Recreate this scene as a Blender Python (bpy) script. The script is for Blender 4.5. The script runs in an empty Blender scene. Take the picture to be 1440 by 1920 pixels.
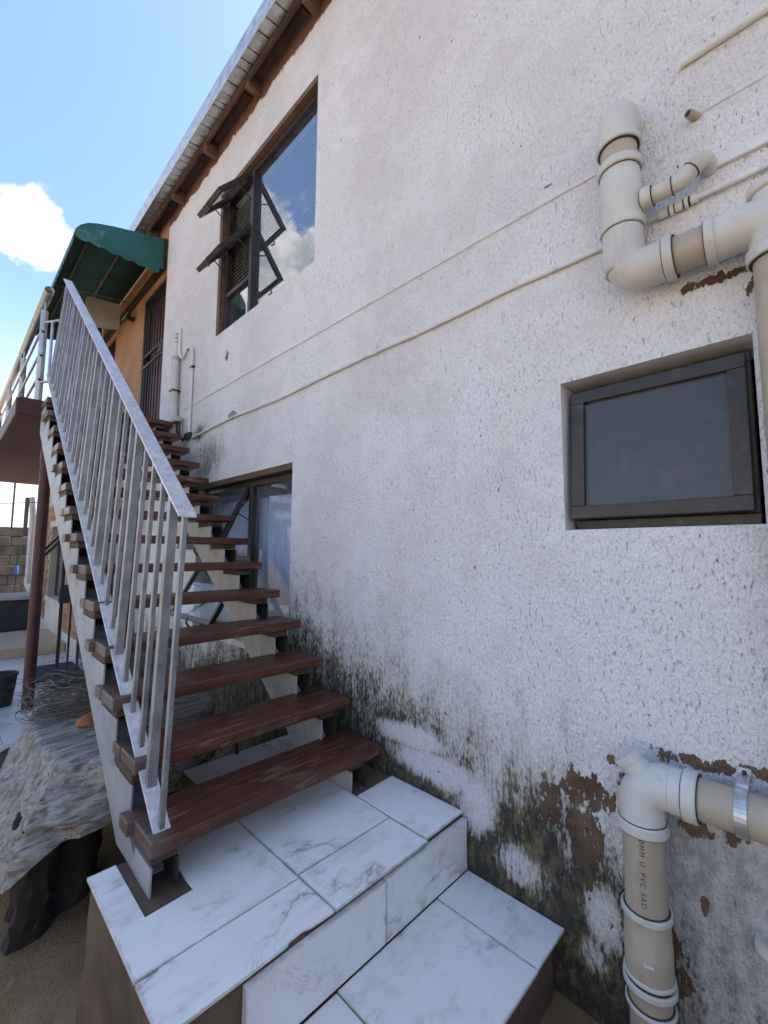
import bpy, math, random
from mathutils import Vector, Matrix, noise as mnoise

# ------------------------------------------------------------------ camera, world, sun, exposure
scene = bpy.context.scene
R = math.radians
random.seed(7)

def cam_matrix(yaw, pitch, roll, loc):
    cp, sp = math.cos(pitch), math.sin(pitch)
    fwd = Vector((math.sin(yaw) * cp, math.cos(yaw) * cp, sp))
    right = Vector((math.cos(yaw), -math.sin(yaw), 0))
    up = right.cross(fwd)
    r2 = math.cos(roll) * right + math.sin(roll) * up
    u2 = -math.sin(roll) * right + math.cos(roll) * up
    m = Matrix((r2, u2, -fwd)).transposed().to_4x4()
    m.translation = loc
    return m

camd = bpy.data.cameras.new('camera')
cam = bpy.data.objects.new('camera', camd)
scene.collection.objects.link(cam)
cam.matrix_world = cam_matrix(R(45.596), R(5.235), R(0.3127), Vector((-1.6, 0, 1.6)))
camd.sensor_fit = 'HORIZONTAL'
camd.sensor_width = 36
camd.lens = 36 * 811.566 / 1440
camd.clip_start = 0.02
camd.clip_end = 3000
scene.camera = cam

SUN_EL, SUN_AZ = 60, 92          # degrees; azimuth from +Y towards +X: the sun stands behind the house
world = bpy.data.worlds.new('World')
scene.world = world
world.use_nodes = True
world.cycles.sampling_method = 'MANUAL'
world.cycles.sample_map_resolution = 256

sund = bpy.data.lights.new('sun', 'SUN')
sund.energy = 4.0
sund.angle = R(0.5)
sund.color = (1.0, 0.95, 0.87)
sun = bpy.data.objects.new('sun', sund)
scene.collection.objects.link(sun)
sdir = Vector((math.cos(R(SUN_EL)) * math.sin(R(SUN_AZ)), math.cos(R(SUN_EL)) * math.cos(R(SUN_AZ)), math.sin(R(SUN_EL))))
sun.rotation_euler = sdir.to_track_quat('Z', 'Y').to_euler()
sun.location = (8, 2, 12)

scene.view_settings.view_transform = 'Standard'
scene.view_settings.look = 'None'
scene.view_settings.gamma = 1
scene.view_settings.exposure = 1.85
scene.view_settings.use_curve_mapping = False
scene.cycles.use_denoising = True
scene.cycles.max_bounces = 6
scene.cycles.use_adaptive_sampling = True
scene.cycles.adaptive_threshold = 0.03
scene.cycles.transparent_max_bounces = 12

# ------------------------------------------------------------------ node helpers
class NT:
    def __init__(s, tree):
        s.t = tree
        s.n = tree.nodes
        s.l = tree.links
    def add(s, typ, **kw):
        nd = s.n.new(typ)
        for k, v in kw.items():
            setattr(nd, k, v)
        return nd
    def put(s, sock, v):
        if isinstance(v, bpy.types.NodeSocket):
            s.l.new(v, sock)
        elif v is not None:
            if sock.type == 'RGBA' and len(v) == 3:
                v = (*v, 1)
            sock.default_value = v
    def math(s, op, a, b=None, c=None, clamp=False):
        nd = s.add('ShaderNodeMath', operation=op, use_clamp=clamp)
        s.put(nd.inputs[0], a)
        if b is not None: s.put(nd.inputs[1], b)
        if c is not None: s.put(nd.inputs[2], c)
        return nd.outputs[0]
    def vmath(s, op, a, b=None):
        nd = s.add('ShaderNodeVectorMath', operation=op)
        s.put(nd.inputs[0], a)
        if b is not None: s.put(nd.inputs[1], b)
        return nd.outputs['Value'] if op in ('DOT_PRODUCT', 'LENGTH', 'DISTANCE') else nd.outputs[0]
    def coord(s, which='Object'):
        return s.add('ShaderNodeTexCoord').outputs[which]
    def scale(s, v, sc):
        return s.vmath('MULTIPLY', v, sc)
    def noise(s, v, scale, detail=4, rough=0.55, dist=0.0, w=None):
        nd = s.add('ShaderNodeTexNoise')
        if w is not None:
            nd.noise_dimensions = '4D'
            s.put(nd.inputs['W'], w)
        s.put(nd.inputs['Vector'], v)
        nd.inputs['Scale'].default_value = scale
        nd.inputs['Detail'].default_value = detail
        nd.inputs['Roughness'].default_value = rough
        nd.inputs['Distortion'].default_value = dist
        return nd.outputs[0]
    def ramp(s, f, a, b, smooth=True):
        nd = s.add('ShaderNodeMapRange')
        nd.interpolation_type = 'SMOOTHSTEP' if smooth else 'LINEAR'
        s.put(nd.inputs[0], f)
        nd.inputs[1].default_value = a
        nd.inputs[2].default_value = b
        return nd.outputs[0]
    def mix(s, f, a, b, blend='MIX'):
        nd = s.add('ShaderNodeMix', data_type='RGBA', blend_type=blend)
        s.put(nd.inputs[0], f)
        s.put(nd.inputs[6], a)
        s.put(nd.inputs[7], b)
        return nd.outputs[2]
    def sep(s, v):
        nd = s.add('ShaderNodeSeparateXYZ')
        s.put(nd.inputs[0], v)
        return nd.outputs
    def comb(s, x, y, z):
        nd = s.add('ShaderNodeCombineXYZ')
        for i, v in enumerate((x, y, z)):
            s.put(nd.inputs[i], v)
        return nd.outputs[0]
    def bump(s, h, strength=0.5, dist=0.01, normal=None):
        nd = s.add('ShaderNodeBump')
        nd.inputs['Strength'].default_value = strength
        nd.inputs['Distance'].default_value = dist
        s.put(nd.inputs['Height'], h)
        if normal is not None: s.put(nd.inputs['Normal'], normal)
        return nd.outputs[0]
    def rnd(s):
        return s.add('ShaderNodeObjectInfo').outputs['Random']

MATS = {}
def material(name):
    m = bpy.data.materials.new(name)
    m.use_nodes = True
    nt = NT(m.node_tree)
    b = m.node_tree.nodes['Principled BSDF']
    MATS[name] = m
    return m, nt, b

def simple(name, col, rough=0.6, metal=0.0, var=0.25, vscale=6.0, bump=0.15, bscale=60.0, dirt=None, dirt_amt=0.5, dscale=9.0, stretch=(1, 1, 1), spec=0.5):
    m, t, b = material(name)
    v = t.scale(t.coord(), stretch)
    v = t.vmath('ADD', v, t.comb(t.math('MULTIPLY', t.rnd(), 17.0), t.math('MULTIPLY', t.rnd(), 9.0), 0.0))
    n1 = t.noise(v, vscale, 5, 0.6)
    lo = tuple(c * (1 - var) for c in col)
    hi = tuple(min(1, c * (1 + var)) for c in col)
    c = t.mix(t.ramp(n1, 0.3, 0.7), lo, hi)
    if dirt:
        d = t.ramp(t.noise(v, dscale, 8, 0.7), 0.52, 0.72)
        c = t.mix(t.math('MULTIPLY', d, dirt_amt), c, dirt)
    t.put(b.inputs['Base Color'], c)
    n2 = t.noise(v, bscale, 4, 0.6)
    t.put(b.inputs['Roughness'], t.math('ADD', rough - 0.1, t.math('MULTIPLY', n1, 0.2), clamp=True))
    b.inputs['Metallic'].default_value = metal
    b.inputs['Specular IOR Level'].default_value = spec
    if bump: t.put(b.inputs['Normal'], t.bump(n2, bump, 0.004))
    return m

# ------------------------------------------------------------------ world sky with clouds
def build_world():
    t = NT(world.node_tree)
    bg = world.node_tree.nodes['Background']
    sky = t.add('ShaderNodeTexSky', sky_type='NISHITA')
    sky.sun_disc = False
    sky.sun_elevation = R(SUN_EL)
    sky.sun_rotation = R(SUN_AZ)
    sky.altitude = 300
    sky.air_density = 1.0
    sky.dust_density = 0.9
    sky.ozone_density = 1.2
    d = t.coord('Generated')
    x, y, z = t.sep(d)
    warp = t.scale(d, (1, 1, 1.35))
    n = t.noise(warp, 8.5, 8, 0.60)
    n2 = t.noise(warp, 1.6, 2, 0.5)
    f = t.math('ADD', t.math('MULTIPLY', t.math('ADD', n, -0.153), 1.8), t.math('MULTIPLY', t.math('ADD', n2, -0.23), 0.55))
    def blob(c, r0, r1, amt):
        dt = t.vmath('DOT_PRODUCT', d, Vector(c).normalized())
        return t.math('MULTIPLY', t.ramp(dt, math.cos(R(r1)), math.cos(R(r0))), amt)
    for c, r0, r1, a in CLOUDS:
        f = t.math('ADD', f, blob(c, r0, r1, a))
    low = t.math('MULTIPLY', t.ramp(z, 0.24, 0.03), 0.22)
    f = t.math('ADD', f, low)
    mask = t.ramp(f, 0.86, 1.06)
    shade = t.ramp(t.noise(t.vmath('ADD', warp, (5, 3, 1)), 11.0, 5, 0.6), 0.34, 0.62)
    ccol = t.mix(shade, (2.1, 2.25, 2.55), (4.3, 4.25, 4.15))
    haze = t.ramp(z, 0.46, -0.02)
    base = t.mix(t.math('MULTIPLY', haze, 0.8), t.scale(sky.outputs[0], (0.84, 0.88, 0.93)), (4.3, 4.3, 4.3))
    c = t.mix(mask, base, ccol)
    t.put(bg.inputs['Color'], c)
    bg.inputs['Strength'].default_value = 0.11
CLOUDS = [((0.005, 0.865, 0.512), 1.0, 8.0, 0.50), ((0.085, 0.862, 0.503), 0.5, 5.5, 0.40), ((-0.46, 0.70, 0.535), 2.0, 10.0, 0.42),
          ((0.14, 0.75, 0.62), 6, 26, -0.42), ((0.02, 0.92, 0.38), 2, 9, -0.25), ((-0.35, 0.52, 0.78), 3, 12, -0.3)]
build_world()

# ------------------------------------------------------------------ mesh helpers
COL = scene.collection
class MB:
    def __init__(s):
        s.v = []
        s.f = []
        s.mi = []
    def quad(s, a, b, c, d, mi=0):
        i = len(s.v)
        s.v += [tuple(a), tuple(b), tuple(c), tuple(d)]
        s.f.append((i, i + 1, i + 2, i + 3)); s.mi.append(mi)
    def box(s, x0, x1, y0, y1, z0, z1, M=None, mi=0):
        i = len(s.v)
        P = [Vector((x, y, z)) for z in (z0, z1) for y in (y0, y1) for x in (x0, x1)]
        if M is not None: P = [M @ p for p in P]
        s.v += [tuple(p) for p in P]
        for q in ((0, 2, 3, 1), (4, 5, 7, 6), (0, 1, 5, 4), (2, 6, 7, 3), (0, 4, 6, 2), (1, 3, 7, 5)):
            s.f.append(tuple(i + k for k in q)); s.mi.append(mi)
        return s
    def prism(s, poly, axis, a0, a1):
        # poly: list of 2-D points; axis 'x','y','z' is the extrusion axis
        n = len(poly)
        i = len(s.v)
        for a in (a0, a1):
            for p in poly:
                s.v.append({'x': (a, p[0], p[1]), 'y': (p[0], a, p[1]), 'z': (p[0], p[1], a)}[axis])
        s.f.append(tuple(i + k for k in reversed(range(n)))); s.mi.append(0)
        s.f.append(tuple(i + n + k for k in range(n))); s.mi.append(0)
        for k in range(n):
            j = (k + 1) % n
            s.f.append((i + k, i + j, i + n + j, i + n + k)); s.mi.append(0)
        return s
    def tube(s, path, r, seg=16, cap=True):
        path = [Vector(p) for p in path]
        rs = r if isinstance(r, (list, tuple)) else [r] * len(path)
        tang = []
        for k in range(len(path)):
            a = path[max(0, k - 1)]; b = path[min(len(path) - 1, k + 1)]
            tang.append((b - a).normalized())
        t0 = tang[0]
        u = t0.orthogonal().normalized()
        i0 = len(s.v)
        for k, p in enumerate(path):
            if k:
                q = tang[k - 1].rotation_difference(tang[k])
                u = q @ u
            w = tang[k].cross(u).normalized()
            for j in range(seg):
                a = 2 * math.pi * j / seg
                s.v.append(tuple(p + (u * math.cos(a) + w * math.sin(a)) * rs[k]))
        for k in range(len(path) - 1):
            for j in range(seg):
                j2 = (j + 1) % seg
                s.f.append((i0 + k * seg + j, i0 + k * seg + j2, i0 + (k + 1) * seg + j2, i0 + (k + 1) * seg + j)); s.mi.append(0)
        if cap:
            s.f.append(tuple(i0 + j for j in reversed(range(seg)))); s.mi.append(0)
            e = i0 + (len(path) - 1) * seg
            s.f.append(tuple(e + j for j in range(seg))); s.mi.append(0)
        return s
    def lathe(s, prof, origin, axis, seg=28):
        # prof: (t, r) along axis
        o = Vector(origin); ax = Vector(axis).normalized()
        return s.tube_r([o + ax * t for t, _ in prof], [r for _, r in prof], ax, seg)
    def tube_r(s, pts, rs, ax, seg):
        u = ax.orthogonal().normalized(); w = ax.cross(u)
        i0 = len(s.v)
        for p, r in zip(pts, rs):
            for j in range(seg):
                a = 2 * math.pi * j / seg
                s.v.append(tuple(p + (u * math.cos(a) + w * math.sin(a)) * max(r, 1e-4)))
        for k in range(len(pts) - 1):
            for j in range(seg):
                j2 = (j + 1) % seg
                s.f.append((i0 + k * seg + j, i0 + k * seg + j2, i0 + (k + 1) * seg + j2, i0 + (k + 1) * seg + j)); s.mi.append(0)
        s.f.append(tuple(i0 + j for j in reversed(range(seg)))); s.mi.append(0)
        e = i0 + (len(pts) - 1) * seg
        s.f.append(tuple(e + j for j in range(seg))); s.mi.append(0)
        return s
    def mesh(s, name, mats):
        me = bpy.data.meshes.new(name)
        me.from_pydata(s.v, [], s.f)
        for m in (mats if isinstance(mats, (list, tuple)) else [mats]):
            me.materials.append(MATS[m])
        if any(s.mi):
            me.polygons.foreach_set('material_index', s.mi)
        me.update()
        return me
    def build(s, name, mats, parent=None, smooth=False, bevel=0.0, seg=2):
        o = link(name, s.mesh(name, mats), parent)
        if smooth: shade(o.data)
        if bevel: add_bevel(o, bevel, seg)
        return o

def shade(me, angle=40):
    me.polygons.foreach_set('use_smooth', [True] * len(me.polygons))
    me.set_sharp_from_angle(angle=R(angle))

def add_bevel(o, w, seg=2):
    b = o.modifiers.new('bevel', 'BEVEL')
    b.width = w; b.segments = seg; b.limit_method = 'ANGLE'; b.angle_limit = R(35)
    b.harden_normals = False

def link(name, me, parent=None, loc=None):
    o = bpy.data.objects.new(name, me)
    COL.objects.link(o)
    if parent is not None:
        o.parent = parent
        o.matrix_parent_inverse = Matrix.Translation(-parent_loc(parent))
    if loc is not None: o.location = loc
    return o

def parent_loc(p):
    v = Vector(p.location)
    # parts sit at the world origin, things at their base
    return v if p.parent is None else Vector((0, 0, 0)) + v

def copy_obj(src, parent, loc):
    o = src.copy()
    COL.objects.link(o)
    o.parent = parent
    o.matrix_parent_inverse = Matrix.Translation(-parent_loc(parent))
    o.location = loc
    return o

def tag(o, label, cat, group=None):
    o['label'] = label; o['category'] = cat
    if group: o['group'] = group
    return o

def thing(name, label, cat, loc=(0, 0, 0), group=None):
    o = bpy.data.objects.new(name, None)
    o.empty_display_size = 0.1
    COL.objects.link(o)
    o.location = loc
    return tag(o, label, cat, group)

def struct(o):
    o['kind'] = 'structure'
    return o

def fillet(points, rad, n=8):
    pts = [Vector(p) for p in points]
    out = [pts[0]]
    for i in range(1, len(pts) - 1):
        a, b, c = pts[i - 1], pts[i], pts[i + 1]
        u = (a - b).normalized(); w = (c - b).normalized()
        ang = u.angle(w)
        d = min(rad / math.tan(ang / 2), 0.49 * (a - b).length, 0.49 * (c - b).length)
        p0 = b + u * d; p1 = b + w * d
        r = d * math.tan(ang / 2)
        cen = b + (u + w).normalized() * (r / math.sin(ang / 2))
        v0 = p0 - cen; v1 = p1 - cen
        q = v0.rotation_difference(v1)
        for k in range(n + 1):
            from mathutils import Quaternion
            qq = Quaternion().slerp(q, k / n)
            out.append(cen + qq @ v0)
    out.append(pts[-1])
    return out

# ------------------------------------------------------------------ materials
def mat_wall():
    m, t, b = material('wall_plaster')
    P = t.coord()
    x, y, z = t.sep(P)
    big = t.noise(P, 1.1, 2, 0.5)
    med = t.noise(P, 5.5, 4, 0.6)
    n1 = t.noise(t.scale(P, (1, 1, 0.42)), 80.0, 2, 0.6)
    grain = t.noise(t.scale(P, (1, 1, 0.62)), 112.0, 3, 0.62)
    lump = t.noise(t.scale(P, (1, 1, 0.75)), 50.0, 2, 0.55)
    nm = t.noise(t.scale(P, (1, 1, 0.40)), 10.0, 6, 0.68)
    npl = t.noise(t.scale(P, (1, 1, 0.55)), 24.0, 6, 0.68)
    C5 = lambda v: t.math('SUBTRACT', v, 0.5)
    # scratch-plaster pits, thinner where the coat is smoother
    thr = t.math('ADD', n1, t.math('ADD', t.math('MULTIPLY', C5(big), 0.16), t.math('MULTIPLY', C5(med), 0.36)))
    pit = t.ramp(thr, 0.275, 0.345)              # 0 in a pit
    dent = lump
    # paint
    col = t.mix(t.ramp(big, 0.36, 0.64), (0.82, 0.82, 0.825), (0.75, 0.735, 0.735))
    patch = t.ramp(t.math('ADD', med, t.math('MULTIPLY', C5(big), 0.5)), 0.47, 0.56)
    col = t.mix(t.math('MULTIPLY', patch, 0.20), col, (0.60, 0.57, 0.565))
    crack = t.math('MULTIPLY', t.ramp(t.math('ABSOLUTE', t.math('SUBTRACT', med, 0.5)), 0.0045, 0.001), t.ramp(big, 0.50, 0.60))
    col = t.mix(t.math('MULTIPLY', crack, 0.45), col, (0.35, 0.30, 0.27))
    worn = t.math('MULTIPLY', t.ramp(grain, 0.50, 0.34), t.math('ADD', 0.45, t.math('MULTIPLY', t.ramp(med, 0.25, 0.75), 0.55)))  # grain dimples darkened in colour to carry relief shading, with some dirt
    col = t.mix(t.math('MULTIPLY', worn, 0.5), col, (0.47, 0.41, 0.38))
    col = t.mix(t.math('MULTIPLY', t.math('SUBTRACT', 1.0, pit), 0.34), col, (0.27, 0.21, 0.18))
    col = t.mix(t.math('MULTIPLY', t.ramp(npl, 0.285, 0.245), 0.8), col, (0.16, 0.11, 0.085))
        # damp line h(Y): dirt and moss grow below it
    fc = t.add('ShaderNodeFloatCurve')
    t.put(fc.inputs['Value'], t.math('DIVIDE', t.math('ADD', y, 1.0), 6.0))
    cv = fc.mapping.curves[0]
    pts = [(-1.0, .45), (-0.2, .45), (0.25, .40), (0.45, .62), (0.68, .78), (0.9, .82), (1.15, .89), (1.45, 1.00), (1.8, 1.10), (2.1, 1.20), (2.4, 1.30), (3.2, 1.0), (5.0, .9)]
    cv.points[0].location = ((pts[0][0] + 1) / 6, pts[0][1] / 2)
    cv.points[1].location = (1.0, pts[-1][1] / 2)
    for a, c in pts[1:-1]:
        cv.points.new((a + 1) / 6, c / 2)
    fc.mapping.update()
    below = t.math('SUBTRACT', t.math('MULTIPLY', fc.outputs[0], 2.0), z)      # metres below the damp line
    def blob(cy, cz, ry, rz):
        nd = t.add('ShaderNodeVectorMath', operation='MULTIPLY_ADD')
        t.put(nd.inputs[0], P)
        nd.inputs[1].default_value = (0, 1 / ry, 1 / rz); nd.inputs[2].default_value = (0, -cy / ry, -cz / rz)
        return t.vmath('LENGTH', nd.outputs[0])
    def union(lst):
        r = blob(*lst[0])
        for k in lst[1:]: r = t.math('MINIMUM', r, blob(*k))
        return t.ramp(r, 1.6, 0.3)
    clean = union([(1.22, .64, .24, .06), (1.03, .56, .09, .11), (.84, .42, .13, .075), (.555, .40, .06, .10), (.60, .27, .06, .07), (1.40, .74, .18, .045)])
    f1 = t.math('ADD', t.math('MULTIPLY', below, 2.1), t.math('MULTIPLY', C5(nm), 2.6))
    f1 = t.math('ADD', f1, t.math('MULTIPLY', C5(n1), 1.8))
    f1 = t.math('ADD', f1, t.math('MULTIPLY', C5(med), 1.0))
    f1 = t.math('ADD', f1, t.math('MULTIPLY', t.math('MULTIPLY', t.ramp(z, 0.78, 0.45), t.ramp(y, 1.2, 1.0)), t.math('MULTIPLY', t.ramp(y, 0.40, 0.50), 0.45)))
    f1 = t.math('SUBTRACT', f1, t.math('MULTIPLY', clean, 1.35))
    up = union([(3.75, 2.42, .42, .24), (3.95, 2.68, .25, .12)])
    f2 = t.math('ADD', t.math('MULTIPLY', up, 1.75), t.math('ADD', t.math('MULTIPLY', C5(nm), 2.0), t.math('ADD', -1.45, t.math('MULTIPLY', C5(n1), 1.6))))
    f1 = t.math('MAXIMUM', f1, f2)
    dust = t.ramp(f1, -0.55, 0.45)
    col = t.mix(t.math('MULTIPLY', dust, 0.62), col, (0.34, 0.30, 0.225))
    moss = t.math('MULTIPLY', t.ramp(f1, 0.06, 0.75), 0.94)
    mc = t.mix(t.ramp(med, 0.40, 0.60), (0.07, 0.057, 0.035), (0.16, 0.14, 0.06))
    mc = t.mix(t.ramp(npl, 0.42, 0.60), (0.022, 0.021, 0.016), mc)
    # plaster that has come off and shows the brown coat below
    pb = union([(.60, .79, .10, .07), (.72, .72, .05, .08), (.60, .62, .07, .12), (.27, .99, .12, .022), (.08, 1.005, .12, .020), (.36, .975, .02, .03), (.30, .80, .06, .03), (.20, .82, .035, .035),
                (.14, 2.435, .14, .018), (.06, 2.37, .03, .04), (.66, 3.06, .02, .006), (3.46, 3.27, .03, .05), (.50, .92, .035, .02), (.47, .86, .025, .04), (.08, .54, .04, .03), (.27, .60, .015, .03), (.40, .40, .10, .10)])
    fp = t.math('ADD', t.math('MULTIPLY', pb, 0.85), t.math('MULTIPLY', C5(npl), 3.0))
    fp = t.math('ADD', fp, t.math('MULTIPLY', C5(n1), 0.9))
    fp = t.math('ADD', fp, t.math('MULTIPLY', t.ramp(below, -0.12, 0.25), 0.10))
    peel = t.ramp(fp, 0.56, 0.66)
    pcol = t.mix(t.ramp(med, 0.38, 0.62), (0.115, 0.066, 0.045), (0.21, 0.135, 0.09))
    pcol = t.mix(t.math('MULTIPLY', t.ramp(below, 0.02, 0.22), 0.75), pcol, (0.085, 0.07, 0.045))
    col = t.mix(moss, col, mc)
    col = t.mix(peel, col, pcol)
    # bare cement patch
    cp = t.ramp(t.math('ADD', union([(3.32, 2.705, .08, .045)]), t.math('MULTIPLY', C5(npl), 1.6)), 0.5, 0.62)
    col = t.mix(cp, col, (0.30, 0.28, 0.25))
    # grey scoured coat round the lower pipe
    gz = t.math('MULTIPLY', t.ramp(t.math('ADD', z, t.math('MULTIPLY', C5(nm), 0.2)), 0.93, 0.74), t.ramp(y, 0.42, 0.34))
    gcol = t.mix(t.ramp(npl, 0.36, 0.60), (0.19, 0.175, 0.165), (0.45, 0.43, 0.42))
    gm = t.math('MULTIPLY', gz, t.math('SUBTRACT', 1.0, t.math('MAXIMUM', peel, t.math('MULTIPLY', moss, 0.8))))
    col = t.mix(t.math('MULTIPLY', gm, 0.72), col, gcol)
    # torn plaster edge under the eaves
    tear = t.ramp(t.math('ADD', z, t.math('MULTIPLY', C5(t.math('ADD', med, t.math('MULTIPLY', C5(nm), 0.5))), 0.16)), 5.30, 5.325)
    col = t.mix(tear, col, (0.15, 0.085, 0.06))
    t.put(b.inputs['Base Color'], col)
    t.put(b.inputs['Roughness'], 0.82)
    b.inputs['Specular IOR Level'].default_value = 0.25
    h = t.math('ADD', t.math('MULTIPLY', pit, 0.40), t.math('ADD', t.math('MULTIPLY', grain, 1.0), t.math('MULTIPLY', dent, 0.75)))
    h = t.math('SUBTRACT', h, t.math('MULTIPLY', t.math('MAXIMUM', peel, t.ramp(npl, 0.285, 0.245)), 0.6))
    t.put(b.inputs['Normal'], t.bump(h, 1.0, 0.0135))
mat_wall()

def mat_plain_plaster(name, a, bcol, stain, bump=0.6):
    m, t, b = material(name)
    P = t.coord()
    n = t.noise(P, 2.5, 5, 0.6)
    c = t.mix(t.ramp(n, 0.35, 0.65), a, bcol)
    s = t.ramp(t.noise(t.scale(P, (1, 1, 0.3)), 6, 7, 0.65), 0.52, 0.72)
    c = t.mix(t.math('MULTIPLY', s, 0.5), c, stain)
    t.put(b.inputs['Base Color'], c)
    b.inputs['Roughness'].default_value = 0.85
    h = t.noise(t.scale(P, (1, 1, 0.6)), 60, 4, 0.6)
    t.put(b.inputs['Normal'], t.bump(h, bump, 0.006))
mat_plain_plaster('ochre_plaster', (0.30, 0.16, 0.078), (0.38, 0.21, 0.11), (0.22, 0.13, 0.08))
mat_plain_plaster('reveal_plaster', (0.62, 0.61, 0.60), (0.74, 0.73, 0.72), (0.40, 0.37, 0.34), 0.35)
mat_plain_plaster('cream_plaster', (0.50, 0.45, 0.38), (0.58, 0.53, 0.46), (0.3, 0.26, 0.21), 0.3)
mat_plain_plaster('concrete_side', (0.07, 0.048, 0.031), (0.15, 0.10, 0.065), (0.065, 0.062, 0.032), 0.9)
mat_plain_plaster('brown_reveal', (0.085, 0.055, 0.036), (0.13, 0.082, 0.052), (0.08, 0.05, 0.035), 0.4)
mat_plain_plaster('block_cement', (0.11, 0.095, 0.08), (0.19, 0.165, 0.14), (0.07, 0.06, 0.05), 0.9)
mat_plain_plaster('mortar', (0.30, 0.26, 0.21), (0.38, 0.33, 0.27), (0.2, 0.17, 0.14), 0.5)
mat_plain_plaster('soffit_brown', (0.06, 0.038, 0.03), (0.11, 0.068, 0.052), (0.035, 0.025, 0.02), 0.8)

def mat_marble(name, ax):
    m, t, b = material(name)
    P = t.vmath('ADD', t.coord(), t.comb(t.math('MULTIPLY', t.rnd(), 31.0), t.math('MULTIPLY', t.rnd(), 13.0), t.math('MULTIPLY', t.rnd(), 7.0)))
    w = t.noise(t.scale(P, (1.0, 1.7, 1.0)), 1.7, 6, 0.62, 0.5)
    v1 = t.math('ABSOLUTE', t.math('SUBTRACT', w, 0.5))
    vein = t.math('ADD', t.math('MULTIPLY', t.ramp(v1, 0.05, 0.0), 0.35), t.math('MULTIPLY', t.ramp(v1, 0.013, 0.0), 0.65))
    w2 = t.noise(t.vmath('ADD', P, (4, 2, 7)), 3.6, 6, 0.62, 1.1)
    vein2 = t.ramp(t.math('ABSOLUTE', t.math('SUBTRACT', w2, 0.52)), 0.010, 0.0)
    br = t.ramp(t.noise(P, 4.0, 3, 0.5), 0.48, 0.66)
    cloud = t.ramp(t.noise(P, 3.0, 4, 0.6), 0.42, 0.75)
    c = t.mix(t.math('MULTIPLY', cloud, 0.35), (0.84, 0.825, 0.80), (0.70, 0.685, 0.66))
    c = t.mix(t.math('MULTIPLY', t.math('MULTIPLY', vein, br), 0.95), c, (0.33, 0.295, 0.275))
    c = t.mix(t.math('MULTIPLY', t.math('MULTIPLY', vein2, br), 0.5), c, (0.42, 0.39, 0.375))
    Pw = t.coord()
    d = t.ramp(t.noise(Pw, 7, 8, 0.74), 0.52, 0.76)
    c = t.mix(t.math('MULTIPLY', d, 0.5), c, (0.38, 0.32, 0.27))
    G = t.sep(t.coord('Generated'))
    E = [t.math('MINIMUM', g, t.math('SUBTRACT', 1.0, g)) for g in (G[ax[0]], G[ax[1]])]
    ed = t.ramp(t.math('ADD', t.math('MINIMUM', E[0], E[1]), t.math('MULTIPLY', t.noise(Pw, 26, 5, 0.7), 0.05)), 0.045, 0.015)
    c = t.mix(t.math('MULTIPLY', ed, 0.55), c, (0.30, 0.24, 0.18))
    sm = t.ramp(t.noise(t.scale(Pw, (2.0, 8.0, 2.0)), 1.6, 5, 0.65), 0.55, 0.75)
    c = t.mix(t.math('MULTIPLY', sm, 0.4), c, (0.42, 0.375, 0.34))
    t.put(b.inputs['Base Color'], c)
    t.put(b.inputs['Roughness'], t.math('ADD', 0.24, t.math('MULTIPLY', t.noise(Pw, 14, 6, 0.7), 0.32)))
    b.inputs['Specular IOR Level'].default_value = 0.45
mat_marble('marble_tile', (0, 1))
mat_marble('marble_riser', (0, 2))

def mat_tread():
    m, t, b = material('tread_wood')
    P = t.vmath('ADD', t.coord(), t.comb(t.math('MULTIPLY', t.rnd(), 21.0), t.math('MULTIPLY', t.rnd(), 5.0), 0.0))
    x, y, z = t.sep(t.coord())
    g = t.noise(t.scale(P, (2.2, 38, 38)), 1.0, 6, 0.6, 0.4)
    c = t.mix(t.ramp(g, 0.3, 0.7), (0.052, 0.014, 0.008), (0.118, 0.031, 0.016))
    wear = t.noise(t.scale(P, (5.0, 46, 46)), 1.0, 7, 0.68, 0.6)
    wm = t.ramp(t.math('ADD', wear, t.math('MULTIPLY', t.math('SUBTRACT', t.noise(P, 4.0, 4, 0.6), 0.5), 0.45)), 0.57, 0.67)
    c = t.mix(t.math('MULTIPLY', wm, 0.62), c, (0.27, 0.165, 0.105))
    dust = t.ramp(t.noise(P, 8, 6, 0.7), 0.45, 0.8)
    c = t.mix(t.math('MULTIPLY', dust, 0.18), c, (0.20, 0.14, 0.11))
    # the ends have lost their varnish
    end = t.ramp(t.math('ADD', x, t.math('MULTIPLY', t.noise(t.coord(), 14, 4, 0.6), 0.12)), -0.93, -1.0)
    c = t.mix(t.math('MULTIPLY', end, 0.6), c, (0.14, 0.115, 0.10))
    t.put(b.inputs['Base Color'], c)
    t.put(b.inputs['Roughness'], t.math('ADD', 0.22, t.math('MULTIPLY', t.noise(P, 20, 5, 0.7), 0.36)))
    hh = t.math('SUBTRACT', t.math('MULTIPLY', g, 0.5), t.math('MULTIPLY', wm, 0.7))
    t.put(b.inputs['Normal'], t.bump(hh, 0.5, 0.003))
mat_tread()

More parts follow.
